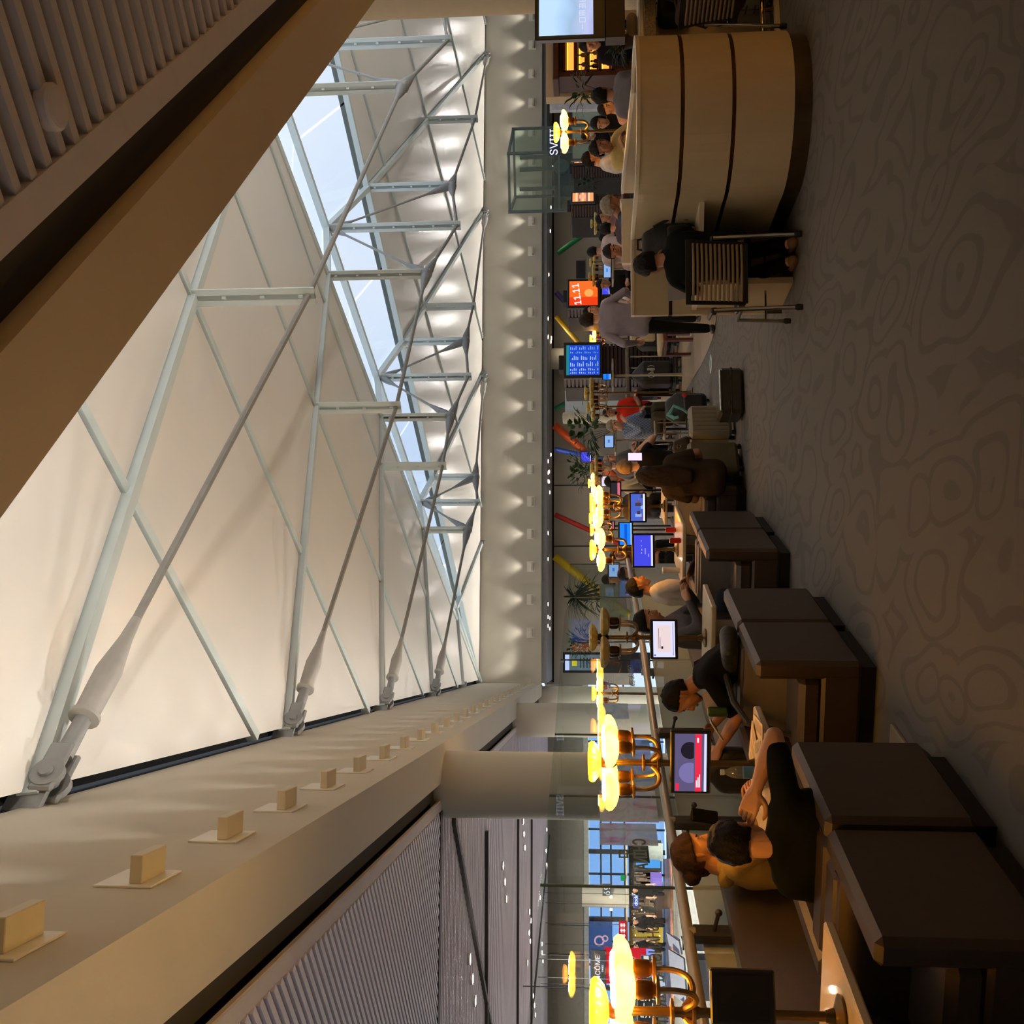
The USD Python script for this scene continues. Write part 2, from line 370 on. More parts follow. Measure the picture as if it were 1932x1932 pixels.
for side in (-1, 1):
    w = sg.Polygon(wedge(side))
    for i, qa in enumerate(QC):
        qb = QC[i+1] if i+1 < len(QC) else QE
        for f in range(2):
            a_, b_ = qa+(qb-qa)*f/2, qa+(qb-qa)*(f+1)/2
            c = sg.box(-50, a_, 150, b_).intersection(w)
            if not c.is_empty and c.area > .02: usdkit.mesh(stage, numbered(rf+'/roof_glass_pane'), lift(c.buffer(-.05, join_style=2), .02, .1), m_sky)
def rp(p, q, dz=0.): return np.array([*q2(p, q), zroof(p, q)+dz])
def edge_p(q, side): return PR_+side*.17*(QE-q)
# purlins, wedge edges and ridge
for s in SP:
    qs = np.linspace(QB, QE, 160); ok = [q for q in qs if (s-q)/2 >= XL-.01 and (s+q)/2 <= YF+.01 and abs(s-PR_) > .17*(QE-q)]
    if len(ok) > 1: usdkit.mesh(stage, numbered(rf+'/purlin'), bar(rp(s, ok[0], .03), rp(s, ok[-1], .03), .12, .14), m_steel)
for side in (-1, 1):
    usdkit.mesh(stage, numbered(rf+'/glazing_edge'), bar(rp(edge_p(QB, side)+side*.02, QB, .03), rp(PR_, QE-.05, .03), .16, .16), m_steel)
usdkit.mesh(stage, numbered(rf+'/ridge_beam'), bar(rp(PR_, QB, .0), rp(PR_, QE-.05, .0), .16, .18), m_steel)

# --- trusses under the roof
def strut(zt, zb, x, y, d):
    """hanging post of two flats with spacers; d: direction of the truss"""
    n = np.array([-d[1], d[0]]); ms = []
    for s in (-.045, .045):
        c = np.array([x, y])+n*s; ms.append(bar((*c, zb-.1), (*c, zt), .03, .17, up=(*n, 0)))
    z = zb+.1
    while z < zt: ms.append(box((x, y, z), (.06, .06, .06))); z += .55
    return cat(ms)
def sleeve(p, d):
    """fork, pin and threaded sleeve at the end of a tie rod"""
    p = np.asarray(p, float); d = np.asarray(d, float)/np.linalg.norm(d); x, y, _ = frame_of(d)
    pin = tube(p-x*.14, p+x*.14, .055, 14); lug = [bar(p-d*.16+x*s, p+d*.3+x*s, .05, .2, up=(0, 0, 1), ch=.02) for s in (-.075, .075)]
    eye = [sweep([p+x*(s-.03), p+x*(s+.03)], .13, 18) for s in (-.08, .08)]
    return cat(pin, lug, eye, lathe_dir([(.075, .22), (.07, .62), (.06, .64)], p, d)), lathe_dir([(.06, .6), (.13, .62), (.13, .66), (.105, .68), (.115, 1.15), (.06, 1.55), (.045, 1.8)], p, d, 18)
names = ['nearest the camera', 'second from the camera', 'third from the camera', 'fourth from the camera', 'small and deep in the far corner']
d2 = np.array([1, 1])/math.sqrt(2)
for i, q in enumerate(QC[1:]):
    tot = (QE-q); mid = tot/2
    def at(t, z): return np.array([XL+t, XL+t+q, z])
    def top(t): return zroof(2*(XL+t)+q, q)
    tr = T('roof_truss', 'white steel roof truss with grey tie rods, '+names[i], 'roof truss', tuple(at(0, 0)), group=None, world=True)
    e1, e2 = .83*mid, 1.17*mid
    for a, b in ((0.05, e1), (e1, mid), (mid, e2), (e2, tot-.05)):
        tr.part('rib', bar(at(a, top(a)+.0), at(b, top(b)+.0), .16, .16), m_steel)
    for s in (-1, 1):
        tr.part('base_plate', quad([at(.02 if s < 0 else tot-.02, Z0+o)+np.array([o2*d2[0], o2*d2[1], 0]) for o, o2 in ((-.12, -.1), (-.12, .2), (.16, .2), (.16, -.1))], .05), m_cast)
    if i == 4:
        continue
    zs = 5.56; zm = [5.09, 5.25, 5.3, 5.36][i]; zn = [5.67, 5.72, 5.6, 5.55][i]
    pts = [at(.18, 5.78)]
    ts = (25.6+6.65*(i-1)-q)/2-XL-.03
    if i < 3: pts.append(at(ts, zs)); tr.part('strut', strut(top(ts)-.02, zs, *at(ts, 0)[:2], d2), m_steel)
    nL, mm, nR = at(e1, zn), at(mid, zm), at(e2, zn); pts += [nL, mm, nR]
    for t_, z_ in ((e1, zn), (mid, zm), (e2, zn)): tr.part('strut', strut(top(t_)-.02, z_, *at(t_, 0)[:2], d2), m_steel)
    if i < 3: pts.append(at(tot-ts, zs)); tr.part('strut', strut(top(tot-ts)-.02, zs, *at(tot-ts, 0)[:2], d2), m_steel)
    pts.append(at(tot-.18, 5.78))
    for a, b in zip(pts[:-1], pts[1:]): tr.part('tie_rod', tube(a, b, .042, 8), m_rod)
    apex = at(mid, top(mid)-.15)
    for nd in (nL, nR):
        d = apex-nd; d /= np.linalg.norm(d)
        tr.part('diagonal_rod', tube(nd, apex, .032, 8), m_rod)
        cone = [lathe_dir([(.1, .02), (.12, .25), (.09, .5), (.035, .95)], nd, v/np.linalg.norm(v), 12) for v in (d, (mm-nd), ((at(.18, 5.78) if nd is nL and i == 3 else pts[1] if nd is nL else at(tot-.18, 5.78) if i == 3 else at(tot-ts, zs))-nd))]
        tr.part('cast_node', cat(cone, ball(nd, .15, 2)), m_cast)
        tr.part('rod_end', lathe_dir([(.09, .0), (.1, .25), (.03, .7)], apex, -d, 12), m_cast)
    for a, b in ((pts[0], pts[1]), (pts[-1], pts[-2])):
        f, s = sleeve(a, b-a); tr.part('fork', f, m_cast); tr.part('sleeve', s, mat('sleeve_grey', (172, 168, 160), .5, var=.05))

# --- up-lights along the beams
m_plate = mat('uplight_plate', (238, 232, 220), .4, var=.01); m_box = mat('uplight_box', (214, 202, 176), .5, var=.03)
def uplight(label, group):
    t = T('wall_uplight', label, 'wall light', group=group)
    t.part('back_plate', bx(-.2, .2, -.012, 0, 0, .3, .003), m_plate); t.part('housing', bx(-.15, .15, -.15, -.012, .07, .135, .004), m_box)
    t.part('lens', bx(-.12, .12, -.13, -.03, .134, .138), mat('uplight_lens', (240, 232, 215), .3))
    return t
upl = None
def put_up(x, y, rz, label, group):
    global upl
    if upl is None:
        upl = uplight(label, group); upl.x.GetPrim().GetAttribute('xformOp:translate').Set(Gf.Vec3d(x, y, 3.8)); upl.x.GetPrim().GetAttribute('xformOp:rotateZ').Set(math.degrees(rz))
    else: dup(upl, (x, y, 3.8), rz, label, group)
nl = 0
def uplamp(x, y, nx, ny, k=1., tilt=.74):
    global nl
    spotlight('/World/uplight_lamp_%03d' % nl, (x+nx*.10, y+ny*.10, 3.99), (nx*tilt, ny*tilt, 1.), .035, UPL*k*130, 50., (1., .96, .9)); nl += 1
for i in range(29):
    y = 4.23+1.25*i
    lab = ('flat box up-light on a white plate on the long left beam', 'up-lights along the left beam') if i > 2 else (['cream box up-light on the left beam cut by the photo edge', 'nearest complete cream box up-light on the left beam', 'second complete box up-light along the left beam'][i], 'up-lights along the left beam')
    put_up(XL, y, PI/2, *lab); uplamp(XL, y, 1, 0, .74)
for i in range(21):
    x = .71+1.255*i; put_up(x, YF, 0, 'small white box up-light in the row on the far beam', 'up-lights along the far beam'); uplamp(x, YF, 0, -1, 1., .6)
for i in range(24):
    p = 8.+2.1*i; x, y = q2(p, QB); uplamp(x, y, -.707, .707, 1.3)  # unseen up-lights on the right beam face, placed to light the roof there

# unseen slabs and eave closers added to keep the daylight to the glazed wedge and the windows
struct('sky_block_left', bx(-40, XL-.3, -5.2, 48.4, 3.9, 4.0), m_black, smooth=False); struct('sky_block_far', bx(-2, 46, YF+.3, 47, 3.9, 4.0), m_black, smooth=False)
struct('sky_block_right', strip(QB-.3, -70, 3.95, 4.05, -20, 90), m_black, smooth=False)
struct('eave_block_left', bx(XL-.6, XL-.04, -4, YF+.6, Z0, 6.5), m_black, smooth=False); struct('eave_block_far', bx(XL-.6, 42, YF+.04, YF+.6, Z0, 6.5), m_black, smooth=False); struct('eave_block_right', strip(QB-.02, QB-.5, Z0, 6.5, -3.2, 79), m_black, smooth=False)

# ================================================================== outer shell
m_wall = mat('wall_grey', (164, 156, 144), .7, var=.05, vs=.8, bump=.05)
m_shell = mat('wall_plain', (150, 140, 124), .8, var=.04)
struct('wall_back', bx(-1.4, 45, 46, 46.2, -.1, 3.7), m_wall, smooth=False)
struct('ceiling_far', bx(XL, 45, YF+.3, 46.4, 3.36, 3.6), mat('ceiling_far_grey', (160, 162, 166), .6, var=.05), smooth=False)
struct('trim_7', bx(-1.3, 45, 45.9, 46.0, 3.29, 3.36), m_black, smooth=False)
for x in (4.6, 7.3): struct('trim_8', bx(x-.02, x+.02, 45.97, 46.01, 0, 3.3), m_black, smooth=False)
struct('unseen_wall_right', bx(45, 45.2, -5, 47, -.1, 6), m_shell, smooth=False)  # unseen side, front and gable walls, placed to block the sky light
struct('unseen_wall_front', bx(-32, 45, -5.2, -5, -1.6, 6), m_shell, smooth=False)
struct('unseen_wall_left', bx(-32.2, -32, -5, 50, -1.6, 6), m_shell, smooth=False)
struct('unseen_gable', bx(-32, -1.4, -5, -2.9, 3.5, 6), m_shell, smooth=False)
struct('unseen_gable_right', bx(-1.4, 12, -5, -3, 3.5, 6.2), m_shell, smooth=False)
struct('unseen_entry_ceiling', bx(-32, 12, -5, -2.6, 3.75, 3.85), m_plenum, smooth=False)  # unseen ceiling behind the camera, closes out the sky light

# concourse end: deep lintel over a window wall
YW = 48.0
struct('wall_lintel', bx(-32, -1.4, YW-.35, YW+.1, 2.08, 3.75), mat('lintel_grey', (150, 144, 132), .8, var=.05), smooth=False)
struct('ceiling_end', bx(-32, XS, 46.2, YW+.2, 3.7, 3.78), m_plen2, smooth=False)
wn = numbered('/World/window_1'); wx = UsdGeom.Xform.Define(stage, wn); meta(wx.GetPrim(), kind='structure')
m_mull = mat('mullion_dark', (26, 32, 42), .5, var=.05); m_blue = pane('window_glass', (.60, .76, .97), .06, .03)
usdkit.mesh(stage, wn+'/window_head', bx(-32, -1.4, YW-.1, YW+.1, 1.83, 2.08), mat('window_head_pale', (190, 190, 180), .6))
xs = np.arange(-31.5, -1.4, .95)
for k, x in enumerate(xs): usdkit.mesh(stage, numbered(wn+'/mullion'), bx(x-(.09 if k % 3 == 0 else .035), x+(.09 if k % 3 == 0 else .035), YW-.08, YW+.08, -1.5, 1.83), m_mull)
zs_ = [-1.5, .26, .86, 1.30, 1.83]
for z in zs_[1:4]: usdkit.mesh(stage, numbered(wn+'/transom'), bx(-32, -1.4, YW-.06, YW+.06, z-.035, z+.035), m_mull)
for i in range(len(xs)-1):
    for j in range(4): usdkit.mesh(stage, numbered(wn+'/pane'), bx(xs[i]+.02, xs[i+1]-.02, YW-.01, YW+.01, zs_[j]+.02, zs_[j+1]-.02), m_blue)

# ------------------------------------------------------------------ downlights
dlp = None
def downlight(p, label, group, cat_='downlight', big=1.):
    global dlp
    if dlp is None:
        dlp = T('downlight', label, cat_, tuple(p), group=group)
        dlp.part('rim', lathe([(.05, 0), (.085, -.012), (.09, .03), (.04, .03)], 16), m_trim); dlp.part('lamp', lathe([(.012, -.02), (.055, -.016), (.06, .0), (.03, .01)], 16), glow('downlight_lamp', (255, 240, 215), DOWN))
    else: dup(dlp, p, 0, label, group)
for zx, zy in ((790, 1595), (803, 1698), (818, 1812), (962, 1108), (972, 1193), (980, 1282), (1068, 877), (1071, 943), (1076, 1014), (1190, 920), (1187, 1030), (1190, 1102), (1155, 1275),
               (1100, 1348), (1108, 1394), (1098, 1457), (1104, 1502), (1165, 1515), (1165, 1560), (1170, 1605), (1090, 1612), (1120, 1785), (1125, 1835), (1130, 1885)):
    downlight(G(600+zx/2.76, 1232+zy/2.76, ZB-.036), 'small bright spot lamp on the slatted ceiling beyond the balustrade', 'spots on the left slatted ceiling')
for x, y in ((1029, 600), (1040, 638), (1039, 645), (1027, 841), (1039, 858), (1027, 864), (1028, 886), (1036, 890), (1036, 909), (1037, 929), (1031, 998), (1033, 1053), (1032, 1138), (1024.5, 1157), (1025, 1176), (1037, 1166), (1037, 1186), (1027, 548), (1035, 518), (1038, 436), (1044, 330), (1039, 391)):
    q = G(x, y, 3.33); downlight((q[0], min(max(q[1], 40.8), 45.7), 3.336), 'small bright downlight in the dark ceiling behind the far beam', 'downlights behind the far beam')

# ------------------------------------------------------------------ things beyond the far beam
def leaning(p0, p1, rgb, name, label):
    global LY; LY = globals().get('LY', 45.7)-.36
    a, b = P(*p0, LY), P(*p1, LY); d = (b-a)/np.linalg.norm(b-a); b2 = a+d*((a[2]-.02)/-d[2]) if d[2] < -.2 else b
    single('leaning_tube', tube(a, b2, .11 if 'fat' not in name else .17, 16), mat('tube_'+name.replace(' ', '_'), rgb, .5, var=.04), label, 'decorative tube')
leaning((1047, 1050), (1110, 1100), (198, 170, 20), 'yellow fat', 'thick yellow tube leaning against the grey back wall')
leaning((1047, 971), (1107, 998), (170, 26, 16), 'red', 'red tube leaning against the grey back wall')
leaning((1047, 803), (1105, 853), (214, 84, 26), 'orange fat', 'thick orange tube leaning against the grey back wall')
leaning((1047, 848), (1085, 856), (40, 70, 170), 'blue', 'blue tube leaning against the grey back wall beside the orange one')
leaning((1050, 597), (1090, 645), (190, 150, 20), 'gold', 'thin golden yellow tube between the two screen kiosks')
leaning((1052, 478), (1112, 435), (20, 110, 60), 'green', 'green tube leaning on the wall behind the white counter')
leaning((1047, 772), (1062, 764), (20, 120, 84), 'teal', 'short dark green tube above the white display wall')
leaning((1049, 552), (1062, 566), (64, 44, 110), 'violet', 'violet tube behind the orange screen kiosk')
# picture notice on the back wall
a, b = P(1087, 492, 45.9), P(1104, 524, 45.9); single('wall_notice', bx(b[0], a[0], 45.9, 45.97, b[2], a[2]), mat('notice_dark', (44, 40, 52), .4), 'dark square notice on the wall behind the green tube', 'notice')
# white display wall with a beige rounded end column
a, b = P(1066, 738, 36), P(1200, 782, 36)
t = T('display_wall', 'white free standing display wall with a rounded cream end post', 'partition', ((a[0]+b[0])/2, 36, 0), world=True)
t.part('panel', bx(b[0], a[0]+.15, 36, 36.15, 0, a[2]), mat('white_panel', (214, 214, 208), .5, var=.03)); c_ = P(1063, 789, 36)
t.part('end_post', lathe([(.2, 0), (.2, c_[2]), (.17, c_[2]+.02)], 24, (c_[0], 36, 0)), mat('cream_post', (222, 204, 168), .5), 'cream rounded post')
q = P(1086, 744, 35.97); t.part('tag', bx(q[0]-.18, q[0]+.1, 35.97, 36, q[2]-.12, q[2]+.05), mat('tag_mauve', (110, 90, 120), .5))
for x0, x1, z0, z1 in ((.3, .55, .5, .2), (.35, .7, .9, .75), (.5, .3, .1, -.1)): t.part('sketch_line', bar((a[0]-x0, 35.985, a[2]-z0-.5), (a[0]-x1, 35.985, a[2]-z1-.7), .015, .015), MATS['teal_line'] if 'teal_line' in MATS else mat('teal_line', (90, 150, 140), .6))
# tall backlit menu board left of the plants
a, b = P(1062, 1233, 30), P(1130, 1267, 30)
t = T('menu_board', 'tall glowing menu board in a dark frame beside the plants', 'menu board', ((a[0]+b[0])/2, 30, 0), world=True)
t.part('frame', bx(b[0]-.04, a[0]+.04, 30, 30.12, 0, a[2]), mat('board_frame', (30, 26, 30), .4)); t.part('display', bx(b[0]+.03, a[0]-.03, 29.985, 30, b[2]-.1, a[2]-.06), glow('menu_glow', (96, 110, 122), .8))
t.part('light_edge', bx(b[0]+.03, a[0]-.03, 29.98, 29.99, a[2]-.18, a[2]-.06), glow('menu_edge', (190, 200, 250), 1.))
q = P(1083, 1250, 29.98); t.part('yellow_figure', bx(q[0]-.1, q[0]+.08, 29.975, 29.985, q[2]-.08, q[2]+.06), glow('menu_yellow', (200, 186, 50), .9))
for i in range(5): t.part('text_line', bx(b[0]+.1, a[0]-.12, 29.975, 29.985, q[2]-.2-.09*i, q[2]-.17-.09*i), mat('menu_ink', (36, 40, 48), .6))

# glass lift shaft in front of the far beam
c0, c1, c2 = P(958, 240, 31.2), P(957, 290, 30), P(965, 400, 30.6)
zt = 4.12; m_glass = pane('lift_glass', (.88, .93, .91), .05, .03, .02); m_lf = mat('lift_frame', (96, 108, 104), .4, metal=.3)
t = T('glass_lift', 'green tinted glass lift shaft standing before the far beam', 'lift', (c1[0], 30, 0), world=True)
cs = [c1[:2], c0[:2]+np.array([.25, .6]), c0[:2]+np.array([-1.6, 1.6]), c2[:2]]
for i in range(4):
    a, b = cs[i], cs[(i+1) % 4]; t.part('glass_wall', quad([(*a, .1), (*b, .1), (*b, zt), (*a, zt)], .02), m_glass)
    t.part('post', bar((*a, 0), (*a, zt), .07, .07), m_lf); t.part('top_rail', bar((*a, zt-.05), (*b, zt-.05), .06, .07), m_lf); t.part('mid_rail', bar((*a, 2.55), (*b, 2.55), .05, .06), m_lf)
ctr = sum(cs)/4
for dx in (-.55, .1, .5): t.part('guide_rail', bar((ctr[0]+dx, ctr[1], 0), (ctr[0]+dx, ctr[1], zt-.3), .09, .12), m_lf)
t.part('lift_cab', bx(ctr[0]-.6, ctr[0]+.5, ctr[1]-.3, ctr[1]+.5, 1.6, 2.75, .02), mat('lift_cab_grey', (60, 68, 68), .5))
t.part('pulley', lathe_dir([(.22, 0), (.24, .03), (.24, .09), (.1, .1)], (ctr[0], ctr[1]-.38, 2.5), (0, 1, 0), 24), m_lf)

# ------------------------------------------------------------------ right hand background: bar back, partitions
m_bw = mat('bar_wall', (206, 190, 160), .7, var=.04); m_wood = mat('dark_red_wood', (78, 40, 24), .45, var=.18, vs=14)
a, b = P(1030, 30, 15), P(1190, 178, 15)
struct('wall_bar', bx(b[0], a[0]+4, 15, 15.2, 0, a[2]), m_bw, smooth=False)
t = T('bottle_cabinet', 'dark wood bar cabinet with four glowing amber shelves', 'cabinet', (P(1160, 115, 14.7)[0], 14.7, 0), world=True)
a, b = P(1046, 78, 14.6), P(1156, 146, 14.6); c_ = P(1046, 163, 14.6)
t.part('cornice', bx(c_[0], a[0]+.5, 14.4, 14.9, a[2]-.07, a[2]+.02, .01), m_wood)
t.part('post', bx(b[0]-.02, b[0]+.08, 14.5, 14.95, .5, a[2]-.07), m_wood); t.part('back', bx(b[0], a[0]+.5, 14.93, 14.97, .5, a[2]-.06), m_wood)
zz = [P(x, 100, 14.6)[2] for x in (1065, 1088, 1109, 1132, 1156)]
m_amber = glow('amber_shelf', (255, 150, 60), 1.3); m_amb2 = glow('amber_edge', (255, 190, 60), 2.)
for i in range(5): t.part('shelf', bx(b[0]+.05, a[0]+.5, 14.5, 14.93, zz[i]-.015, zz[i]+.02), m_wood)
for i in range(4):
    t.part('glowing_back', bx(b[0]+.12, a[0]+.45, 14.90, 14.925, zz[i+1]+.05, zz[i]-.04), m_amber); t.part('light_strip', bx(b[0]+.12, a[0]+.45, 14.86, 14.885, zz[i]-.045, zz[i]-.03), m_amb2)
for i, (sh, k) in enumerate(((1, .3), (1, .55), (2, .25), (2, .38), (2, .6), (2, .75), (3, .3), (3, .5), (3, .62))):
    x = b[0]+.1+k*.6; h = .1+.02*(i % 3)
    tb = T('bottle', 'small dark bottle standing on the glowing amber bar shelves', 'bottle', (x, 14.7, zz[sh+1]+.021), group='bottles on the amber shelves')
    tb.part('body', lathe([(.03, 0), (.032, .01), (.032, h*.55), (.011, h*.75), (.011, h)], 10), mat('bottle_%d' % (i % 3), [(90, 60, 20), (160, 150, 120), (50, 60, 30)][i % 3], .2)); tb.part('cap', lathe([(.013, h), (.013, h+.02)], 8), m_black)
# pale blue partition and green glass doors beside it
a, b = P(1037, 176, 22), P(1130, 205, 22)
single('pale_partition', bx(b[0], a[0], 22, 22.12, 0, a[2]), mat('blue_white', (196, 200, 214), .5), 'pale bluish white partition panel right of the amber lamp', 'partition')
a, b = P(1080, 205, 26), P(1150, 300, 26)
t = T('glass_screen', 'pale green frosted glass screen behind the people at the counter', 'glass screen', ((a[0]+b[0])/2, 26, 0), world=True)
n_ = 3; w_ = (a[0]-b[0])/n_
for i in range(n_): t.part('glass_panel', bx(b[0]+w_*i+.02, b[0]+w_*(i+1)-.02, 26, 26.03, 0, a[2]), mat('frosted_green', (150, 166, 150), .4, var=.03)); t.part('post', bx(b[0]+w_*i-.03, b[0]+w_*i+.03, 25.98, 26.05, 0, a[2]+.05), m_lf)
q = P(1041, 268, 25.5)
t = T('neon_sign', 'small white glowing sign behind the lit amber lamp', 'sign', (q[0], 25.5, q[2]-.12))
t.part('backing', bx(-.36, .36, 0, .04, -.1, .2), mat('sign_back', (60, 64, 80), .5)); t.part('lettering', place(text('SVIII', .2), (0, -.005, -.03), (1, 0, 0), (0, 0, 1)), glow('neon_white', (220, 220, 255), 1.3)); t.part('post', bx(-.03, .03, .02, .06, -t.loc[2], -.05), m_lf)

# ------------------------------------------------------------------ screen kiosks of horizontal slats
m_kslat = mat('kiosk_slat', (60, 38, 30), .5, var=.15, vs=10); m_kbody = mat('kiosk_body', (26, 18, 14), .6); m_bez = mat('bezel', (44, 40, 34), .4)
def kiosk(c, rz, label, w=.74, h=.74, screen=None, dep=.6):
    """c: centre of the screen"""
    t = T('screen_kiosk', label, 'screen kiosk', (c[0], c[1], 0), rz)
    zc = c[2]; z1 = zc+h/2
    t.part('body', bx(-w/2+.03, w/2-.03, .03, dep-.02, 0, z1-.02), m_kbody)
    z = .06
    while z < z1-.02:
        if z < zc-h/2-.04: t.part('front_slat', bx(-w/2, w/2, 0, .03, z, z+.05), m_kslat)
        t.part('side_slat', bx(-w/2, -w/2+.03, .03, dep*.6, z, z+.045), m_kslat); z += .075
    t.part('side_panel', bx(-w/2-.01, -w/2+.03, dep*.6, dep+.35, .3, z1-.03, .01), mat('kiosk_side', (38, 34, 32), .6))
    t.part('screen_frame', bx(-w/2-.02, w/2+.02, -.06, .0, zc-h/2, zc+h/2, .01), m_bez)
    t.part('top_box', bx(-.12, .2, .1, .3, z1, z1+.1, .01), m_kbody)
    screen(t, w-.1, h-.1, zc)
    return t
def scr_flight(t, w, h, z):
    t.part('display', bx(-w/2, w/2, -.066, -.058, z-h/2, z+h/2), glow('flight_blue', (30, 70, 190), .9)); t.part('header', bx(-w/2, w/2, -.07, -.064, z+h*.41, z+h/2), glow('flight_teal', (30, 130, 140), .8))
    m = []; m2 = []
    for i in range(16):
        zz = z+h*.37-i*h*.054
        for x0, x1 in ((-.46, -.40), (-.36, -.28), (-.22, -.06), (.0, .14), (.22, .28), (.34, .46)):
            if (i*7+int(x0*50)) % 5: (m if x0 < .2 else m2).append(bx(x0*w, x0*w+(x1-x0)*w*(.5+.5*((i*3+int(x1*40)) % 4)/3), -.068, -.065, zz-.006, zz+.006))
    t.part('flight_rows', cat(m), glow('flight_white', (190, 205, 255), .9)); t.part('status_rows', cat(m2), glow('flight_pale', (150, 180, 250), .8))
def scr_sale(t, w, h, z):
    for i, (c, x0) in enumerate((((220, 60, 20), -.5), ((236, 96, 30), -.17), ((226, 104, 40), .17))): t.part('display', bx(x0*w, (x0+1/3)*w, -.066, -.058, z-h/2, z+h/2), glow('sale_%d' % i, c, .95))
    t.part('lettering', place(text('11.11', .15, bold=True), (-.02, -.07, z+.08), (1, 0, .12), (-.12, 0, 1)), glow('sale_white', (250, 225, 225), .9))
    t.part('round_badge', place(prism(sg.Point(0, 0).buffer(.1), 0, .004), (0, -.068, z-.12), (1, 0, 0), (0, 0, 1)), glow('sale_badge', (250, 170, 90), .8))
def scr_stripes(t, w, h, z):
    t.part('display', bx(-w/2, w/2, -.066, -.058, z-h/2, z+h/2), glow('stripe_peach', (235, 150, 100), .9))
    for k in (.3, 0., -.3): t.part('pale_band', bx(-w/2, w/2, -.068, -.064, z+h*(k-.03), z+h*(k+.05)), glow('stripe_light', (255, 190, 130), 1.1))
    for k in (.18, -.18): t.part('mauve_band', bx(-w/2, w/2, -.068, -.064, z+h*(k-.05), z+h*(k+.04)), glow('stripe_mauve', (150, 96, 110), .8))
    t.part('centre_block', bx(-w*.2, w*.25, -.07, -.066, z-.08, z+.1), glow('stripe_core', (240, 160, 120), 1.))
kiosk(P(1100, 682, 19.7), .22, 'dark slatted kiosk with a blue flight information screen', screen=scr_flight)
kiosk(P(1101, 556, 23), .25, 'dark slatted kiosk with an orange sale screen', screen=scr_sale)
kiosk(P(1100, 376, 27), .75, 'dark slatted kiosk with a peach striped screen', screen=scr_stripes, w=.66, h=.66)
kiosk(P(1100, 306, 29), .85, 'rear slatted kiosk with a purple and peach striped screen, partly hidden by a head', screen=scr_stripes, w=.66, h=.6)

# ------------------------------------------------------------------ concourse shops
def hang(t, z, dx=.2):
    t.part('hanger', cat(*[tube((k*dx, .03, z), (k*dx, .03, 3.55-t.loc[2]), .012, 6) for k in (-1, 1)]), m_stan0)
m_stan0 = mat('hanger_dark', (50, 50, 50), .5)
def face(x0, x1, z0, z1, y, th=.05): return bx(min(x0, x1), max(x0, x1), y, y+th, min(z0, z1), max(z0, z1))
def pface(p0, p1, Y, th=.05):
    a, b = P(*p0, Y), P(*p1, Y); return face(a[0], b[0], a[2], b[2], Y, th)
def pl(name, p0, p1, Y, m, label, cat_, th=.05, **k): return single(name, pface(p0, p1, Y, th), m, label, cat_, **k)
sh = T('duty_free_shop', 'long lit shop front on the concourse beyond the balustrade', 'shop', (P(1250, 1750, 44.2)[0], 44.2, -1.5), world=True)
sh.part('fascia', pface((1180, 1585), (1186, 1935), 43.7, .5), mat('shop_fascia', (190, 178, 150), .6)); sh.part('back_wall', pface((1186, 1585), (1252, 1935), 44.4, .1), mat('shop_back', (56, 54, 50), .6, var=.5, vs=4))
for y0, y1, c, nm in ((1590, 1625, (180, 190, 180), 'grey'), (1748, 1785, (150, 130, 20), 'yellow'), (1790, 1800, (110, 100, 80), 'tan')): sh.part('wall_panel', pface((1187, y0), (1251, y1), 44.3, .1), mat('shop_'+nm, c, .6), nm+' wall panel')
m_lit = glow('shop_light', (255, 236, 190), 3.); ms = []
for i in range(60):
    y = 1625+RNG.random()*165; x = 1192+RNG.random()*55; s = .5+RNG.random()*1.5; ms.append(pface((x, y), (x+s, y+s*1.8), 44.25, .03))
sh.part('shelf_lights', cat(ms), m_lit)
ms = [pface((1190+RNG.random()*50, y_ := 1640+RNG.random()*130), (1196+RNG.random()*50, y_+2+RNG.random()*7), 44.2, .08) for i in range(46)]
sh.part('goods', cat(ms), mat('shop_goods', (110, 90, 70), .5, var=.8, vs=9)); sh.part('counter', pface((1238, 1665), (1251, 1745), 43.4, .5), mat('shop_counter', (52, 34, 30), .4))
pl('shop_screen', (1200, 1622), (1246, 1638), 43.6, glow('shop_screen_blue', (90, 170, 250), .9), 'blue and white advertising screen beside the frosted glass', 'advertising screen')
pl('shop_screen', (1227, 1646), (1249, 1672), 43.2, glow('shop_screen_red', (150, 120, 210), 1.), 'small violet shop screen left of the wooden deck', 'advertising screen')
q = P(1200, 1698, 43.5); t = T('neon_sign', 'blue white neon shop sign over the dark counter', 'sign', (q[0], 43.5, q[2])); t.part('backing', bx(-.3, .3, 0, .05, -.1, .12), mat('neon_back', (30, 40, 120), .5)); t.part('lettering', place(text('doda', .13, bold=True), (0, -.01, -.06), (1, 0, 0), (0, 0, 1)), glow('neon_blue', (150, 170, 255), 3.)); hang(t, .1)
q = P(1175, 1765, 43.4); t = T('neon_sign', 'red neon strip sign with white characters', 'sign', (q[0], 43.4, q[2])); t.part('backing', bx(-.55, .55, 0, .05, -.15, .15), glow('neon_redback', (190, 30, 40), .9))
for i in range(5): t.part('character', cat(*[bx(-.5+.2*i+dx, -.5+.2*i+dx+w_, -.02, 0, z_, z_+h_) for dx, z_, w_, h_ in ((.02, -.08, .14, .025), (.02, .05, .14, .025), (.08, -.1, .025, .2), (.02, -.02, .14, .02))]), glow('neon_pink', (255, 190, 200), 3.))
hang(t, .14, .4)
q = P(1128, 1832, 40); t = T('shop_sign', 'black cosmetics sign lettered LANCOME in glowing white', 'sign', (q[0], 40, q[2])); t.part('board', bx(-.72, .72, 0, .12, -.3, .26, .01), mat('sign_black', (12, 12, 18), .3)); hang(t, .25, .5)
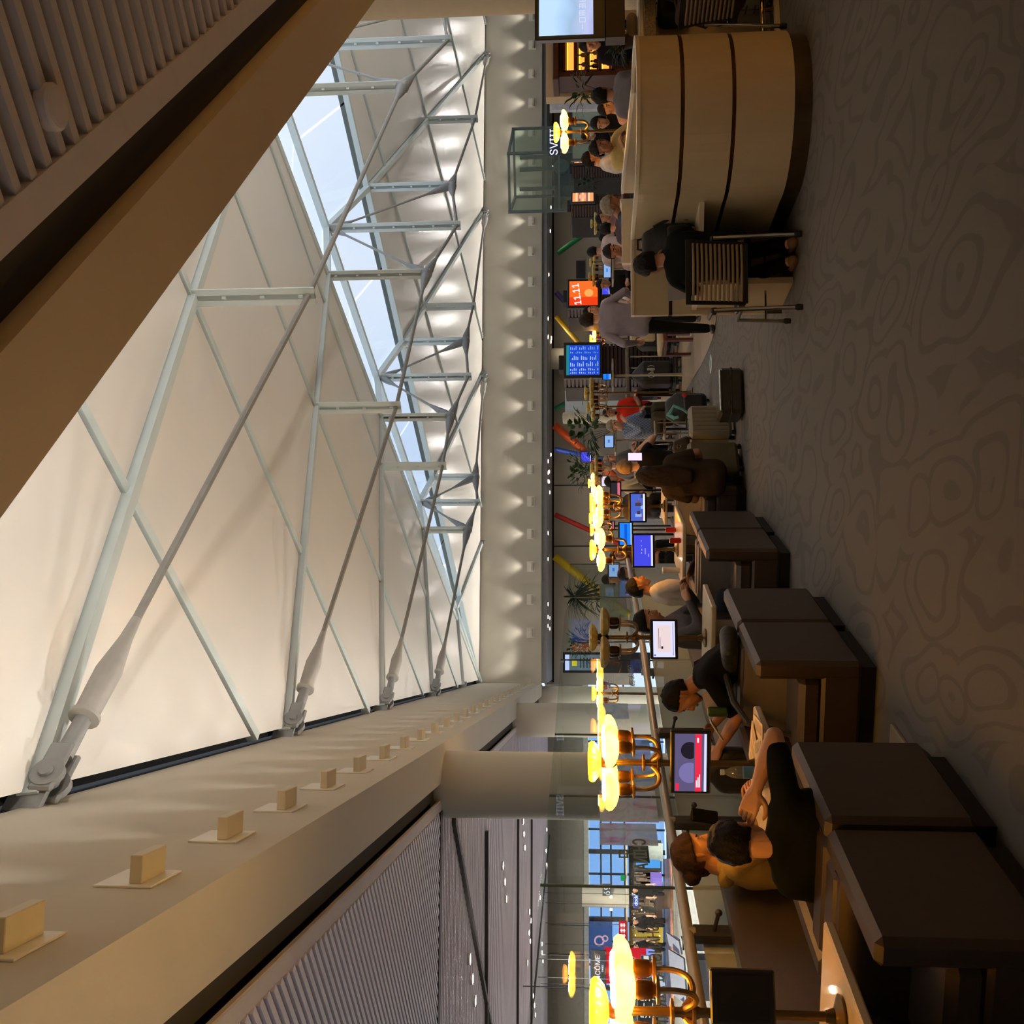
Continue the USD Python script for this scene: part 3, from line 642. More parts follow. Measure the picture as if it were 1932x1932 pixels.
t.part('lettering', place(text('LANC\u00d4ME', .17), (-.03, -.006, -.08), (1, 0, 0), (0, 0, 1)), glow('sign_white', (235, 240, 255), 1.6)); t.part('small_lettering', place(text('PARIS', .06), (.1, -.006, -.2), (1, 0, 0), (0, 0, 1)), glow('sign_white', (235, 240, 255), 1.6))
a, b = P(1140, 1788, 40.2), P(1236, 1858, 40.2); t = T('advertising_panel', 'red glowing cosmetics advertising panel with a pale blue foot', 'advertising panel', ((a[0]+b[0])/2, 40.2, 0), world=True)
t.part('panel', bx(b[0], a[0], 40.2, 40.3, b[2], a[2]), glow('ad_red', (206, 30, 48), 1.)); h_ = a[2]-b[2]
t.part('blue_foot', bx(b[0], a[0], 40.19, 40.2, b[2], b[2]+.17*h_), glow('ad_blue', (130, 150, 240), 1.1))
for k in range(3): t.part('swirl', place(prism(sg.Point(0, 0).buffer(.5-.13*k).difference(sg.Point(.05, .03).buffer(.45-.13*k)), 0, .01), ((a[0]+b[0])/2-.1, 40.18, (a[2]+b[2])/2+.1), (1, 0, 0), (0, 0, 1)), glow('ad_pink', (250, 120, 130), 1.1))
t.part('white_text', bx(b[0]+.3, b[0]+.5, 40.18, 40.19, a[2]-.7, a[2]-.3), glow('ad_cream', (255, 200, 180), 1.))
a, b = P(1209, 1803, 38), P(1229, 1862, 38); t = T('gate_sign', 'black gate sign with white V28 in front of the shops', 'sign', ((a[0]+b[0])/2, 38, (a[2]+b[2])/2)); w_, h_ = abs(a[0]-b[0]), abs(a[2]-b[2])
t.part('board', bx(-w_/2, w_/2, 0, .1, -h_/2, h_/2, .01), MATS['sign_black']); hang(t, h_/2-.02, .3); t.part('lettering', place(text('V28', .13, bold=True), (-.05, -.006, -.15), (1, 0, 0), (0, 0, 1)), glow('sign_soft', (225, 225, 225), .9)); t.part('pale_label', bx(.25, .5, -.006, 0, -.1, .08), MATS['sign_soft'])
q = P(1222, 1905, 30); t = T('gate_sign', 'hanging black direction sign to gates 51-55 and 74-75', 'sign', (q[0], 30, q[2])); t.part('board', bx(-.7, .75, 0, .1, -.28, .26, .01), MATS['sign_black']); hang(t, .25, .5)
t.part('lettering', place(text('\u2190 51-55', .16, bold=True), (0, -.006, .03), (1, 0, 0), (0, 0, 1)), MATS['sign_soft']); t.part('lower_lettering', place(text('\u2190 74-75', .16, bold=True), (0, -.006, -.2), (1, 0, 0), (0, 0, 1)), MATS['sign_soft'])
q = P(1233, 1860, 43); t = T('round_sign', 'round white glowing shop sign under the gate sign', 'sign', (q[0], 43, q[2])); t.part('disc', place(prism(sg.Point(0, 0).buffer(.45), 0, .05), (0, 0, 0), (1, 0, 0), (0, 0, 1)), glow('round_white', (200, 210, 235), .9)); t.part('lettering', place(text('S', .4, bold=True), (0, -.06, -.2), (1, 0, 0), (0, 0, 1)), mat('round_ink', (120, 110, 110), .6)); hang(t, .4, .2)
a, b = P(1100, 1672, 45), P(1182, 1716, 45); t = T('gate_column', 'cream concourse column carrying a dark plate numbered 69', 'column', ((a[0]+b[0])/2, 45, -1.5), world=True); xc = (a[0]+b[0])/2; rr = abs(a[0]-b[0])/2
t.part('shaft', lathe([(rr, -1.5), (rr, 2.1)], 32, (xc, 45.3, 0)), m_col)
q = P(1146, 1680, 44.6); t.part('number_plate', bx(q[0]-.22, q[0]+.24, 44.62, 44.7, q[2]-.16, q[2]+.2), mat('plate_dark', (50, 54, 58), .5)); t.part('number', place(text('69', .24, bold=True), (q[0], 44.61, q[2]-.1), (1, 0, 0), (0, 0, 1)), MATS['sign_soft'])
for y in (1692, 1716): s_ = P(1153, y, 44.55); t.part('wall_lamp', ball(s_, .06, 1), glow('wall_lamp_glow', (255, 235, 180), 8.))
q = P(1175, 1656, 43.5); single('exit_sign', bx(q[0]-.12, q[0]+.1, 43.5, 43.55, q[2]-.08, q[2]+.08), glow('exit_green', (30, 150, 90), .9), 'small green exit sign under the blue windows', 'exit sign')
q = P(1135, 1775, 47.6); t = T('window_decal', 'blue hanging banner with a glowing red and white emblem in the end windows', 'banner', (q[0], 47.6, q[2])); t.part('cloth', bx(-.75, .8, 0, .02, -.45, .55), mat('banner_blue', (40, 90, 170), .6)); hang(t, .5, .6); t.part('emblem', place(cat(prism(sg.Point(0, 0).buffer(.22).difference(sg.Point(0, 0).buffer(.15)), 0, .01), prism(sg.Point(.1, -.25).buffer(.14).difference(sg.Point(.1, -.25).buffer(.08)), 0, .01)), (0, -.01, .1), (1, 0, 0), (0, 0, 1)), glow('banner_glow', (220, 170, 190), .8))  # emblem glows by emission; the banner is cloth, no lamp
# wooden deck: diagonal planks
q0, q1, q2_, q3 = G(1251, 1620, -1.48), G(1251, 1935, -1.48), G(1272, 1935, -1.48), G(1267, 1620, -1.48)
dk = sg.Polygon([q0[:2], q1[:2], q2_[:2], q3[:2]]); ds = struct('floor_deck', prism(dk, -1.52, -1.485), mat('deck_joint', (90, 60, 40), .7), smooth=False)
m_dk = [mat('deck_%d' % i, c, .5, var=.08, vs=4) for i, c in enumerate(((222, 140, 88), (228, 150, 98), (212, 132, 80)))]
for i in range(-10, 26):
    x = q1[0]-4+i*.9; st_ = sg.Polygon([(x, 30), (x+.86, 30), (x+8.86, 48), (x+8, 48)]).intersection(dk)
    if st_.geom_type == 'Polygon' and st_.area > .05: struct('plank', prism(st_, -1.488, -1.47), m_dk[i % 3], ds, smooth=False)
# slanted display cases below the deck
for i, (p0, p1) in enumerate((((1280, 1775), (1284, 1800)), ((1284, 1808), (1294, 1895)))):
    a, b = P(*p0, 24), P(*p1, 24); t = T('display_case', ['small slanted white display case under the wooden deck', 'long slanted white display case with dark pictures'][i], 'display case', ((a[0]+b[0])/2, 24, -1.5), world=True)
    t.part('stand', bx(b[0]+.05, a[0]-.05, 24.1, 24.6, -1.5, b[2]-.05), mat('case_dark', (40, 40, 44), .5)); t.part('case_top', quad([(b[0], 24, b[2]-.05), (a[0], 24, b[2]-.0), (a[0], 24.7, a[2]+.18), (b[0], 24.7, a[2]+.12)], .04), mat('case_white', (96, 97, 106), .7, spec=.2))
    for k in range(2+3*i): x = b[0]+(a[0]-b[0])*(k+.5)/(2+3*i); t.part('picture', quad([(x-.08, 24.08, b[2]+.0), (x+.08, 24.08, b[2]+.0), (x+.08, 24.4, b[2]+.11), (x-.08, 24.4, b[2]+.11)], .03), mat('case_pic_%d' % (k % 2), [(40, 40, 60), (90, 80, 130)][k % 2], .4))
rectlight('/World/unseen_shop_lamp', (P(1250, 1750, 43)[0], 43., .1), (0, -.5, -1), 12, .3, 30, (1., .86, .7))  # unseen lamp, out of view, placed to light the wooden deck
rectlight('/World/unseen_concourse_lamp', (-12, 36, 3.3), (0, 0, -1), 12, 3, 34*ROOMD, (1., .93, .88))  # unseen lamps, placed to light the concourse and the left slatted ceiling
rectlight('/World/unseen_concourse_lamp_001', (-10, 22, 3.3), (0, 0, -1), 8, 2, 34*ROOMD, (1., .92, .88))

# ================================================================== balustrade
m_frost = pane('frosted_glass', (.62, .68, .62), .05, .35, .6); m_clear = pane('clear_glass', (.90, .94, .92), .06, .01)
m_hand = mat('handrail_steel', (172, 166, 154), .4, metal=.4, var=.05); m_stan = mat('stanchion_dark', (66, 62, 54), .5, metal=.4)
bl = T('glass_balustrade', 'glass balustrade with a round steel handrail beside the sofas', 'balustrade', (-1., 7., 0), world=True)
rl = [np.array([x, y]) for x, y in RAIL]
for i in range(len(rl)-1):
    a, b = rl[i], rl[i+1]; d = (b-a)/np.linalg.norm(b-a); g = np.array([-d[1], d[0]])*.06
    a2, b2 = a+d*.01+g, b-d*.01+g
    bl.part('frosted_panel', quad([(*a2, .03), (*b2, .03), (*b2, 1.02), (*a2, 1.02)], .012), m_frost); bl.part('clear_panel', quad([(*a2, 1.03), (*b2, 1.03), (*b2, 1.92), (*a2, 1.92)], .012), m_clear)
    bl.part('panel_edge', bar((*b2, .03), (*b2, 1.92), .014, .02), mat('glass_edge', (70, 84, 78), .3))
bl.part('handrail', sweep([(*p, 1.1) for p in rl], .032, 14), m_hand)
for p in ((1210, 1268), (1236, 1383), (1263, 1552), (1298, 1762)):
    c = G(*p, 1.1)[:2]; d = np.array([.35, .94]); n = np.array([.94, -.35])
    s = bl.part('stanchion', bar((*c, .0), (*c, 1.07), .05, .1, up=(*d, 0)), m_stan)
    bl.part('bracket', cat(tube((*(c-n*.07), .98), (*(c+n*.13), .94), .011, 8), ball((*(c+n*.13), .94), .02, 1)), m_stan, parent=None)
    bl.part('rail_clamp', lathe([(.035, 1.06), (.038, 1.07), (.035, 1.1)], 12, (*c, 0)), m_hand)
# pastel posters and mirrored lettering fixed to the outside of the glass
def poster_mat(name, c0, c1, c2, e=.5, fac=.75):
    if name in MATS: return MATS[name]
    MATS[name] = usdkit.material(stage, '/World/Looks/'+name, {'tc': ('texture_coordinate', {}), 'n': ('noise_texture', {'scale': 5., 'detail': 3., 'distortion': 1.5}),
        'r': ('rgb_ramp', {'ramp': [(.32, lin(c0)), (.5, lin(c1)), (.68, lin(c2))]}), 'd': ('diffuse_bsdf', {}), 'l': ('translucent_bsdf', {}), 'e': ('mix_closure', {'fac': e}), 't': ('transparent_bsdf', {}), 'm': ('mix_closure', {'fac': fac})},
        [('tc.object', 'n.vector'), ('n.fac', 'r.fac'), ('r.color', 'd.color'), ('r.color', 'l.color'), ('d.BSDF', 'e.closure1'), ('l.BSDF', 'e.closure2'), ('t.BSDF', 'm.closure1'), ('e.closure', 'm.closure2')], surface='m.closure'); return MATS[name]
def on_glass(p0, p1, off=.35):
    a = G(p0[0], (p0[1]+p1[1])/2, 1.5); Y = a[1]
    a, b = ray(*p0), ray(*p1)
    def hit(v):  # plane parallel to the balustrade, outside it
        n = np.array([.943, -.333, 0]); k = n @ np.array([-.97, 7.8, 0])-off; return EYEP+v*((k-n @ EYEP)/(n @ v))
    return hit(a), hit(b)
def poster(p0, p1, m, label, off=.12):
    a, b = on_glass(p0, p1, off); pts = [(*b[:2], b[2]), (*a[:2], b[2]), (*a[:2], a[2]), (*b[:2], a[2])]
    t = T('glass_poster', label, 'poster', tuple((a+b)/2), world=True); t.part('print', quad(pts, .006), m); return t, a, b
m_p1 = poster_mat('poster_flower', (226, 214, 204), (250, 248, 252), (252, 196, 214), .65); m_p2 = poster_mat('poster_blue', (170, 192, 236), (222, 236, 254), (252, 252, 255), .65, .7)
m_p3 = poster_mat('poster_pink', (250, 160, 206), (250, 248, 254), (226, 234, 254), .65, .75)
poster((1131, 1492), (1243, 1552), m_p1, 'pastel flowered poster on the glass between the column and the bun haired woman')
poster((1131, 1554), (1242, 1596), m_p3, 'pink blossom poster on the glass at its left')
t, a, b = poster((1131, 1396), (1236, 1488), m_p2, 'pale bluish poster seen behind the lit lamp of three shades')
t, a, b = poster((1131, 1328), (1187, 1357), m_p2, 'small pale blue poster with red lettering above the handrail')
d_ = np.array([*(b-a)[:2], 0]); d_ /= -np.linalg.norm(d_)
t.part('red_lettering', cat(*[place(bx(-.005, .0, -.03, .03, 0, .003), (a+b)/2+d_*(.02*i-.03)+np.array([0, 0, -.09]), d_, (0, 0, 1)) for i in range(4)]), mat('poster_red', (190, 60, 60), .6))
def glass_text(s, p, h, m, label, bold=True):
    a, _ = on_glass(p, p, .1); t = T('glass_lettering', label, 'lettering', tuple(a)); r = np.array([.333, .943, 0])
    t.part('letters', place(text(s, h, bold=bold, mirror=True), (0, 0, 0), r, (0, 0, 1)), m); return t, r
m_gl = mat('vinyl_white', (150, 156, 150), .6); m_gb = poster_mat('vinyl_grey', (84, 90, 82), (92, 98, 88), (84, 90, 82), .3, .85)
poster((1185, 1597), (1226, 1628), m_gb, 'grey green vinyl patch carrying the mirrored airline name')
t, r_ = glass_text('CHINA', (1220, 1612), .085, m_gl, 'mirrored white word CHINA on the grey patch of the glass')
t.part('emblem', place(cat(*[bx(*v) for v in ((-.05, .05, .0, .012, 0, .003), (-.05, .05, .05, .062, 0, .003), (-.05, -.038, .0, .062, 0, .003), (.038, .05, .0, .062, 0, .003), (-.006, .006, -.04, .1, 0, .003))]), (0, 0, .12), r_, (0, 0, 1)), m_gl)
glass_text('SHANGHAI AIRLINES', (1253, 1850), .07, m_gl, 'mirrored white airline name on the near glass panel', False)
glass_text('CHINA EASTERN', (1196, 1275), .05, m_gl, 'mirrored white airline name on the far glass panel', False)
t, a, b = poster((1131, 1103), (1187, 1180), pane('vinyl_dim', (.55, .62, .60), .04, .2, .25), 'dim green glass notice panel below the spiky plant', .4)
d_ = np.array([*(b-a)[:2], 0]); d_ /= -np.linalg.norm(d_); c_ = (a+b)/2
t.part('bird_emblem', place(cat(prism(sg.Point(0, 0).buffer(.1).difference(sg.Point(.02, -.03).buffer(.1)), 0, .004), prism(sg.Point(.08, .0).buffer(.06).difference(sg.Point(.09, -.02).buffer(.06)), 0, .004)), c_+d_*.3+np.array([0, 0, .03]), d_, (0, 0, 1)), m_gl)
t.part('characters', cat(*[place(cat(*[bx(-.05, .05, z-.006, z+.006, 0, .004) for z in (-.05, 0, .05)], bx(-.006, .006, -.07, .07, 0, .004), bx(-.05, -.04, -.05, .05, 0, .004)), c_+d_*(.12-.13*i)+np.array([0, 0, .0]), d_, (0, 0, 1)) for i in range(4)]), m_gl)

# ================================================================== booths: back to back leather armchairs, tables, lamps, monitors
m_lea = mat('brown_leather', (62, 51, 43), .42, var=.1, vs=20, bump=.12, bs=260, spec=.5); m_plinth = mat('sofa_plinth', (22, 18, 14), .6)
AU, AN = np.array([.333, .943]), np.array([-.943, .333]); AO = np.array([-.41, 5.06])
RZU = math.atan2(AU[1], AU[0])-PI/2      # local +y along the aisle
def bk(u, n): return AO+AU*u+AN*n
def cushion(c, s, ch): return box(c, s, ch)
def make_sofa(label, loc, rz, group='leather armchairs back to back along the aisle'):
    t = T('leather_armchair', label, 'armchair', loc, rz, group)
    W, D, Hh = .74, .75, .68                      # sits facing +y, its back at y = 0
    t.part('plinth', bx(-W/2+.05, W/2-.05, .05, D-.06, 0, .09), m_plinth)
    t.part('base', cushion((0, D/2, .2), (W-.01, D-.02, .22), .02), m_lea); t.part('seat_cushion', cushion((0, D/2+.05, .36), (W-.23, D-.16, .14), .035), m_lea)
    for s in (-1, 1): t.part('arm', cushion((s*(W/2-.055), D/2, .385), (.11, D, .59), .025), m_lea)
    t.part('backrest', cat(cushion((0, .09, .385), (W-.22, .18, .59), .03), trimesh.convex.convex_hull([(s*(W-.24)/2, y, z) for s in (-1, 1) for y, z in ((.12, .40), (.36, .40), (.2, .665), (.12, .67))])), m_lea)
    return t
SU = [(-.71, 0, 'A'), (1.1, 1.87, 'B'), (3.75, 4.5, 'C'), (6.3, 7.05, 'D')]
def sofa_at(u, n, face, label, **k):
    """face +1: looks along the aisle away from the camera. n: offset of the aisle-side end"""
    c = bk(u, n+.37); rz = RZU if face > 0 else RZU+PI
    global sofa0
    if sofa0 is None: sofa0 = make_sofa(label, (c[0], c[1], 0), rz)
    else: dup(sofa0, (c[0], c[1], 0), rz, label)
sofa0 = None
sofa_at(-.72, 0, 1, 'nearest brown leather armchair, with the man in the dark T-shirt on it'); sofa_at(-.73, .03, -1, 'black looking leather armchair at the lower left corner of the scene')
sofa_at(1.83, 0, -1, 'brown leather armchair facing the man in the dark T-shirt'); sofa_at(1.85, 0, 1, 'brown leather armchair behind the man in black, black backpack over its end')
sofa_at(4.47, 0, -1, 'brown leather armchair of the second pair facing the camera'); sofa_at(4.49, 0, 1, 'brown leather armchair of the second pair facing away')
sofa_at(6.95, -.05, -1, 'brown leather armchair beside the long haired woman, facing the camera'); sofa_at(6.97, -.05, 1, 'brown leather armchair under the long haired woman')
# benches along the balustrade side, facing the aisle
def bench(u0, u1, n, h, label):
    c = bk((u0+u1)/2, n); L = u1-u0; t = T('leather_bench', label, 'bench', (c[0], c[1], 0), RZU+PI/2)   # faces -n: local +y = -n ... back at n
    t.part('plinth', bx(-L/2+.04, L/2-.04, -.42, -.05, 0, .09), m_plinth); t.part('base', cushion((0, -.24, .2), (L, .47, .22), .02), m_lea); t.part('seat_cushion', cushion((0, -.25, .37), (L-.02, .46, .13), .03), m_lea)
    t.part('backrest', trimesh.convex.convex_hull([(s*L/2, y, z) for s in (-1, 1) for y, z in ((.02, .3), (-.22, .42), (-.07, h), (.02, h), (.0, .3))]), m_lea); return t
for o in (bench(-.75, 1.0, 1.27, .88, 'high backed leather bench against the balustrade by the bun haired woman'), bench(2.1, 3.7, 1.3, .7, 'leather bench against the balustrade beside the dark screen frame'), bench(4.6, 6.2, 1.35, .68, 'leather bench under the man in the white polo shirt')): pass
m_top = mat('white_table', (206, 190, 160), .35, var=.03, coat=.2); m_leg = mat('table_leg', (150, 140, 120), .4)
def table(u, n, label, w=.62, d=.6):
    c = bk(u, n); t = T('booth_table', label, 'table', (c[0], c[1], 0), RZU)
    t.part('top', box((0, 0, .72), (w, d, .04), .008), m_top); t.part('pedestal', bx(-.04, .04, -.2, .2, .02, .7), m_leg); t.part('foot', box((0, 0, .012), (.4, .5, .024), .006), m_leg); return c
tb = [table(.5, .42, 'white booth table with newspapers, in front of the man in the dark T-shirt', .56, .56), table(3.1, .5, 'white booth table under the landscape monitor by the man in black', .6, .6), table(5.75, .45, 'white booth table with two red cans', .6, .95), table(8.1, .4, 'white booth table of the far booth'), table(-1.75, .62, 'white booth table at the left edge of the picture', .7, 1.5)]

# --- lamp standards with flower shaped amber glass shades
m_brass = mat('old_brass', (122, 98, 60), .3, metal=.85, var=.12, vs=20); m_bronze = mat('dark_bronze', (70, 46, 22), .4, metal=.7, var=.15, vs=20); m_brd = mat('pale_brass', (176, 146, 108), .3, metal=.8)
amb = {'tc': ('texture_coordinate', {}), 'n': ('noise_texture', {'scale': 6.}), 'r': ('rgb_ramp', {'ramp': [(.3, lin((255, 150, 22))), (.7, lin((255, 190, 60)))]}), 'e': ('emission', {'strength': LAMP*.8}),
       'd': ('principled_bsdf', {'base_color': lin((240, 190, 60)), 'roughness': .25}), 'm': ('add_closure', {})}
m_on = usdkit.material(stage, '/World/Looks/shade_lit', amb, [('tc.object', 'n.vector'), ('n.fac', 'r.fac'), ('r.color', 'e.color'), ('e.emission', 'm.closure1'), ('d.BSDF', 'm.closure2')], surface='m.closure')
m_off = mat('shade_unlit', (204, 180, 96), .3, var=.08, vs=10, coat=.3)
m_amber_top = usdkit.material(stage, '/World/Looks/shade_dim', {'e': ('emission', {'color': lin((255, 140, 20)), 'strength': LAMP*.28}), 'd': ('principled_bsdf', {'base_color': lin((230, 150, 50)), 'roughness': .25}), 'm': ('add_closure', {})}, [('e.emission', 'm.closure1'), ('d.BSDF', 'm.closure2')], surface='m.closure')
m_core = glow('shade_core', (255, 238, 170), LAMP*1.6)
def flower(r, h, n=7):
    """lobed glass shade: a scalloped disc, fuller below"""
    prof = [(.25, 0.), (.45, .06), (.75, .22), (.97, .5), (1., .72), (.9, .92), (.5, 1.), (.1, 1.)]; seg = 56; a = np.arange(seg)*2*PI/seg; V = []; F = []
    for q, z in prof:
        k = 1+.09*np.cos(n*a)*min(1, q*1.2); rr = np.where(True, q*r*k, 0); V.append(np.c_[rr*np.cos(a), rr*np.sin(a), np.full(seg, z*h)])
    m = len(prof)
    for i in range(m-1):
        for k in range(seg): A, B = i*seg+k, i*seg+(k+1) % seg; F += [[A, B, B+seg], [A, B+seg, A+seg]]
    V = np.vstack(V+[np.array([[0, 0, 0], [0, 0, h]])])
    for k in range(seg): F += [[m*seg, (k+1) % seg, k], [m*seg+1, (m-1)*seg+k, (m-1)*seg+(k+1) % seg]]
    return trimesh.Trimesh(V, F, process=False)
def make_lamp(label, loc, lit, h=.88, rz=0., s=1., group=None):
    t = T('cluster_lamp', label, 'lamp', loc, rz, group)
    t.part('base', lathe([(.07, 0), (.075, .012), (.03, .03), (.02, .06)], 20), m_brass); z0 = h-.27*s
    t.part('post', lathe([(.017, .03), (.017, z0-.06), (.026, z0-.04), (.024, z0), (.017, z0+.01), (.015, h-.08)], 14), m_brass)
    for z in (z0-.045, z0+.03): t.part('collar', lathe([(.018, z), (.042*s, z+.004), (.045*s, z+.014), (.018, z+.018)], 18), m_brd)
    for k in range(4):
        a = k*PI/2+.5; c, q = math.cos(a), math.sin(a); R = .155*s
        pts = [(c*.015, q*.015, z0), (c*R*.45, q*R*.45, z0-.045*s), (c*R*.85, q*R*.85, z0-.03*s), (c*R, q*R, z0+.03*s), (c*R*.98, q*R*.98, z0+.10*s)]
        x = np.linspace(0, 4, 14); pp = np.array([[np.interp(v, range(5), [p[j] for p in pts]) for j in range(3)] for v in x]); pp = (pp+np.vstack([pp[:1], pp[:-1]])+np.vstack([pp[1:], pp[-1:]]))/3
        ar = t.part('arm', sweep(pp, .011*s, 8), m_brd)
        t.part('drip_pan', lathe([(.012, z0+.085*s), (.045*s, z0+.09*s), (.047*s, z0+.1*s), (.012, z0+.104*s)], 18, (c*R, q*R, 0)), m_brd); t.part('socket', lathe([(.018*s, z0+.1*s), (.03*s, z0+.115*s), (.033*s, z0+.16*s), (.026*s, z0+.175*s)], 14, (c*R, q*R, 0)), m_bronze)
        t.part('shade', mv(flower(.105*s, .075*s), (c*R, q*R, z0+.17*s)), m_on if lit else m_off)
        if lit: t.part('hot_core', lathe([(.0, .0765*s), (.062*s, .076*s), (.05*s, .084*s), (.02*s, .087*s)], 24, (c*R, q*R, z0+.17*s)), m_core)
    t.part('socket', lathe([(.016, h-.09), (.03*s, h-.07), (.03*s, h-.02), (.02*s, h)], 14), m_bronze); t.part('shade', mv(flower(.1*s, .07*s, 9), (0, 0, h-.01)), m_amber_top if lit else m_off)
    return t
def lamp(p, lit, label, s=1., rz=0., h=.83): return make_lamp(label, (p[0], p[1], .74), lit, h=h, rz=rz, s=s)
def along(x, y, u):   # point on the viewing ray through the pixel with booth coordinate u
    v = ray(x, y); k = (u+AU @ AO)/(AU @ v[:2]); return EYEP+v*k
L1 = along(1300, 1910, -1.35); L2 = along(1300, 1440, .5); L3 = along(1240, 1203, 3.1); L4 = along(1200, 1037, 5.75); L5 = along(1200, 955, 7.7)
lamp(L1, True, 'lit amber lamp cluster cut by the left edge of the scene', rz=.25, h=.82); lamp(L2, True, 'lit amber lamp cluster behind the screen with the red bar', rz=.1); lamp(L3, False, 'unlit pale lamp cluster over the white landscape monitor', rz=.4)
lamp(L4, True, 'lit amber lamp cluster over the purple blue monitor', rz=.2); lamp(L5, True, 'lit amber lamp cluster over the monitor with the mountain picture', rz=.5)
for i, (x, y, Y, lit, lab) in enumerate(((1113, 1000, 17.5, 1, 'lit lamp cluster deep between two monitors'), (1111, 978, 20., 1, 'lit lamp cluster glowing farther back in the row'), (1112, 940, 21., 1, 'lit lamp cluster in the middle of the far glowing row'), (1109, 912, 24., 1, 'lit lamp cluster at the right end of the far glowing row'), (1113, 884, 20., 0, 'unlit lamp cluster right of the far glowing row'),
        (1102, 742, 16.5, 0, 'unlit lamp cluster beside the white display wall'), (1106, 768, 18.5, 0, 'second unlit lamp cluster before the white display wall'), (1112, 640, 24., 1, 'lit lamp behind the standing man'), (1110, 522, 23., 0, 'unlit lamp cluster beside the orange kiosk'), (1112, 495, 26., 0, 'unlit lamp cluster behind the man in the pink white shirt'),
        (1114, 422, 24., 0, 'unlit lamp cluster left of the peach striped kiosk'), (1046, 250, 12.3, 1, 'lit amber lamp cluster rising over the white counter'), (1116, 1308, 15., 1, 'lit amber lamp cluster beyond the glass near the column'))):
    q = P(x, y, Y); k = 1. if i != 11 else 1.15; make_lamp(lab, (q[0], q[1], 0), lit, h=q[2]-.06, rz=.7*i, s=k)
# unseen lamps on tables, out of view, placed to warm the right ceiling and counter
m_on_far, m_on_near = None, m_on
for i, p in enumerate(((6.4, 3.2), (7.6, 5.2), (8.6, 1.6), (9.8, 6.6), (9.6, 3.6), (11.5, 3.), (8.2, -2.), (5.8, -2.2), (12., 8.), (7.2, .2), (10.6, .6))):
    t_ = T('unseen_lamp_table', 'unseen round table carrying a lamp out of view', 'table', (p[0], p[1], 0), group='unseen tables beside and behind the camera')
    t_.part('top', lathe([(.0, .7), (.34, .7), (.35, .72), (.34, .74), (.0, .74)], 28), m_top); t_.part('stem', lathe([(.2, 0), (.2, .02), (.03, .05), (.03, .7)], 16), m_leg)
    make_lamp('unseen amber lamp cluster placed to light the right ceiling and counter', (p[0], p[1], .74), True, rz=i, group='unseen lamps beside and behind the camera')

# --- monitors
m_mon = mat('monitor_black', (12, 12, 13), .35, var=.05)
def monitor(c, w, h, rz, label, draw, tilt=0.):
    t = T('monitor', label, 'monitor', (c[0], c[1], c[2]-h/2-.02), rz)
    t.part('case', box((0, .018, h/2+.02), (w+.03, .035, h+.045), .006), m_mon); t.part('mount', bx(-.04, .04, .03, .09, h*.3, h*.6), m_mon); draw(t, w, h); return t
def D(t, w, h, x0, x1, z0, z1, m, name='display', k=0): t.part(name, bx(x0*w, x1*w, -.004-.002*k, .0-.002*k+.002, h*(z0+.5)+.02, h*(z1+.5)+.02), m)
def scr_red(t, w, h):
    D(t, w, h, -.5, .5, -.5, .5, glow('scr_mauve', (92, 84, 120), .8)); D(t, w, h, -.5, .5, -.34, -.14, glow('scr_red', (210, 40, 66), 1.), 'red_bar', 1); D(t, w, h, -.5, .5, -.5, -.42, glow('scr_bar', (200, 200, 245), 1.), 'task_bar', 1); D(t, w, h, -.48, -.36, .36, .47, MATS['scr_red'], 'badge', 2)
    for x, r, m in ((-.17, .34, glow('scr_violet', (120, 112, 165), .8)), (.22, .28, glow('scr_dark', (40, 34, 44), .6))): t.part('picture_shape', place(prism(sg.Point(x*w, 0).buffer(r*h).intersection(sg.box(-w/2, -.13*h, w/2, .48*h)), 0, .002), (0, -.006, h*.53+.02), (1, 0, 0), (0, 0, 1)), m)
    for i in range(3): D(t, w, h, -.42, -.42+.12+.05*i, -.2-.05*i, -.17-.05*i, glow('scr_pale', (240, 220, 230), 1.), 'text_line', 3)
    D(t, w, h, .36, .44, -.25, -.2, MATS['scr_pale'], 'text_line', 3)
def scr_page(t, w, h):
    D(t, w, h, -.5, .5, -.5, .5, glow('page_blue', (205, 205, 245), .95)); D(t, w, h, -.36, .38, -.3, .34, glow('page_pink', (222, 200, 200), .9), 'page', 1); D(t, w, h, -.47, -.43, .4, .47, glow('page_dot', (70, 70, 190), .9), 'round_icon', 1)
    for z in (.24, .17): D(t, w, h, -.26, .3 if z > .2 else .05, z, z+.02, glow('page_ink', (120, 110, 130), .7), 'text_line', 2)
    D(t, w, h, -.27, -.2, .05, .14, glow('page_face', (40, 40, 60), .7), 'small_picture', 2); D(t, w, h, -.45, .45, -.42, -.4, MATS['page_ink'], 'text_line', 2)
def scr_desktop(t, w, h):
    D(t, w, h, -.5, .5, -.5, .5, glow('desk_blue', (62, 66, 205), 1.)); D(t, w, h, -.5, .5, -.5, -.4, glow('scr_bar', (0, 0, 0)), 'task_bar', 1)
    for x, z, l in ((-.1, .08, .05), (.0, .06, .06), (.14, .08, .03), (.3, .09, .03), (-.12, -.12, .2), (-.2, -.3, .1)): D(t, w, h, x, x+l, z, z+.05, glow('desk_pale', (150, 150, 240), .9), 'icon', 1)
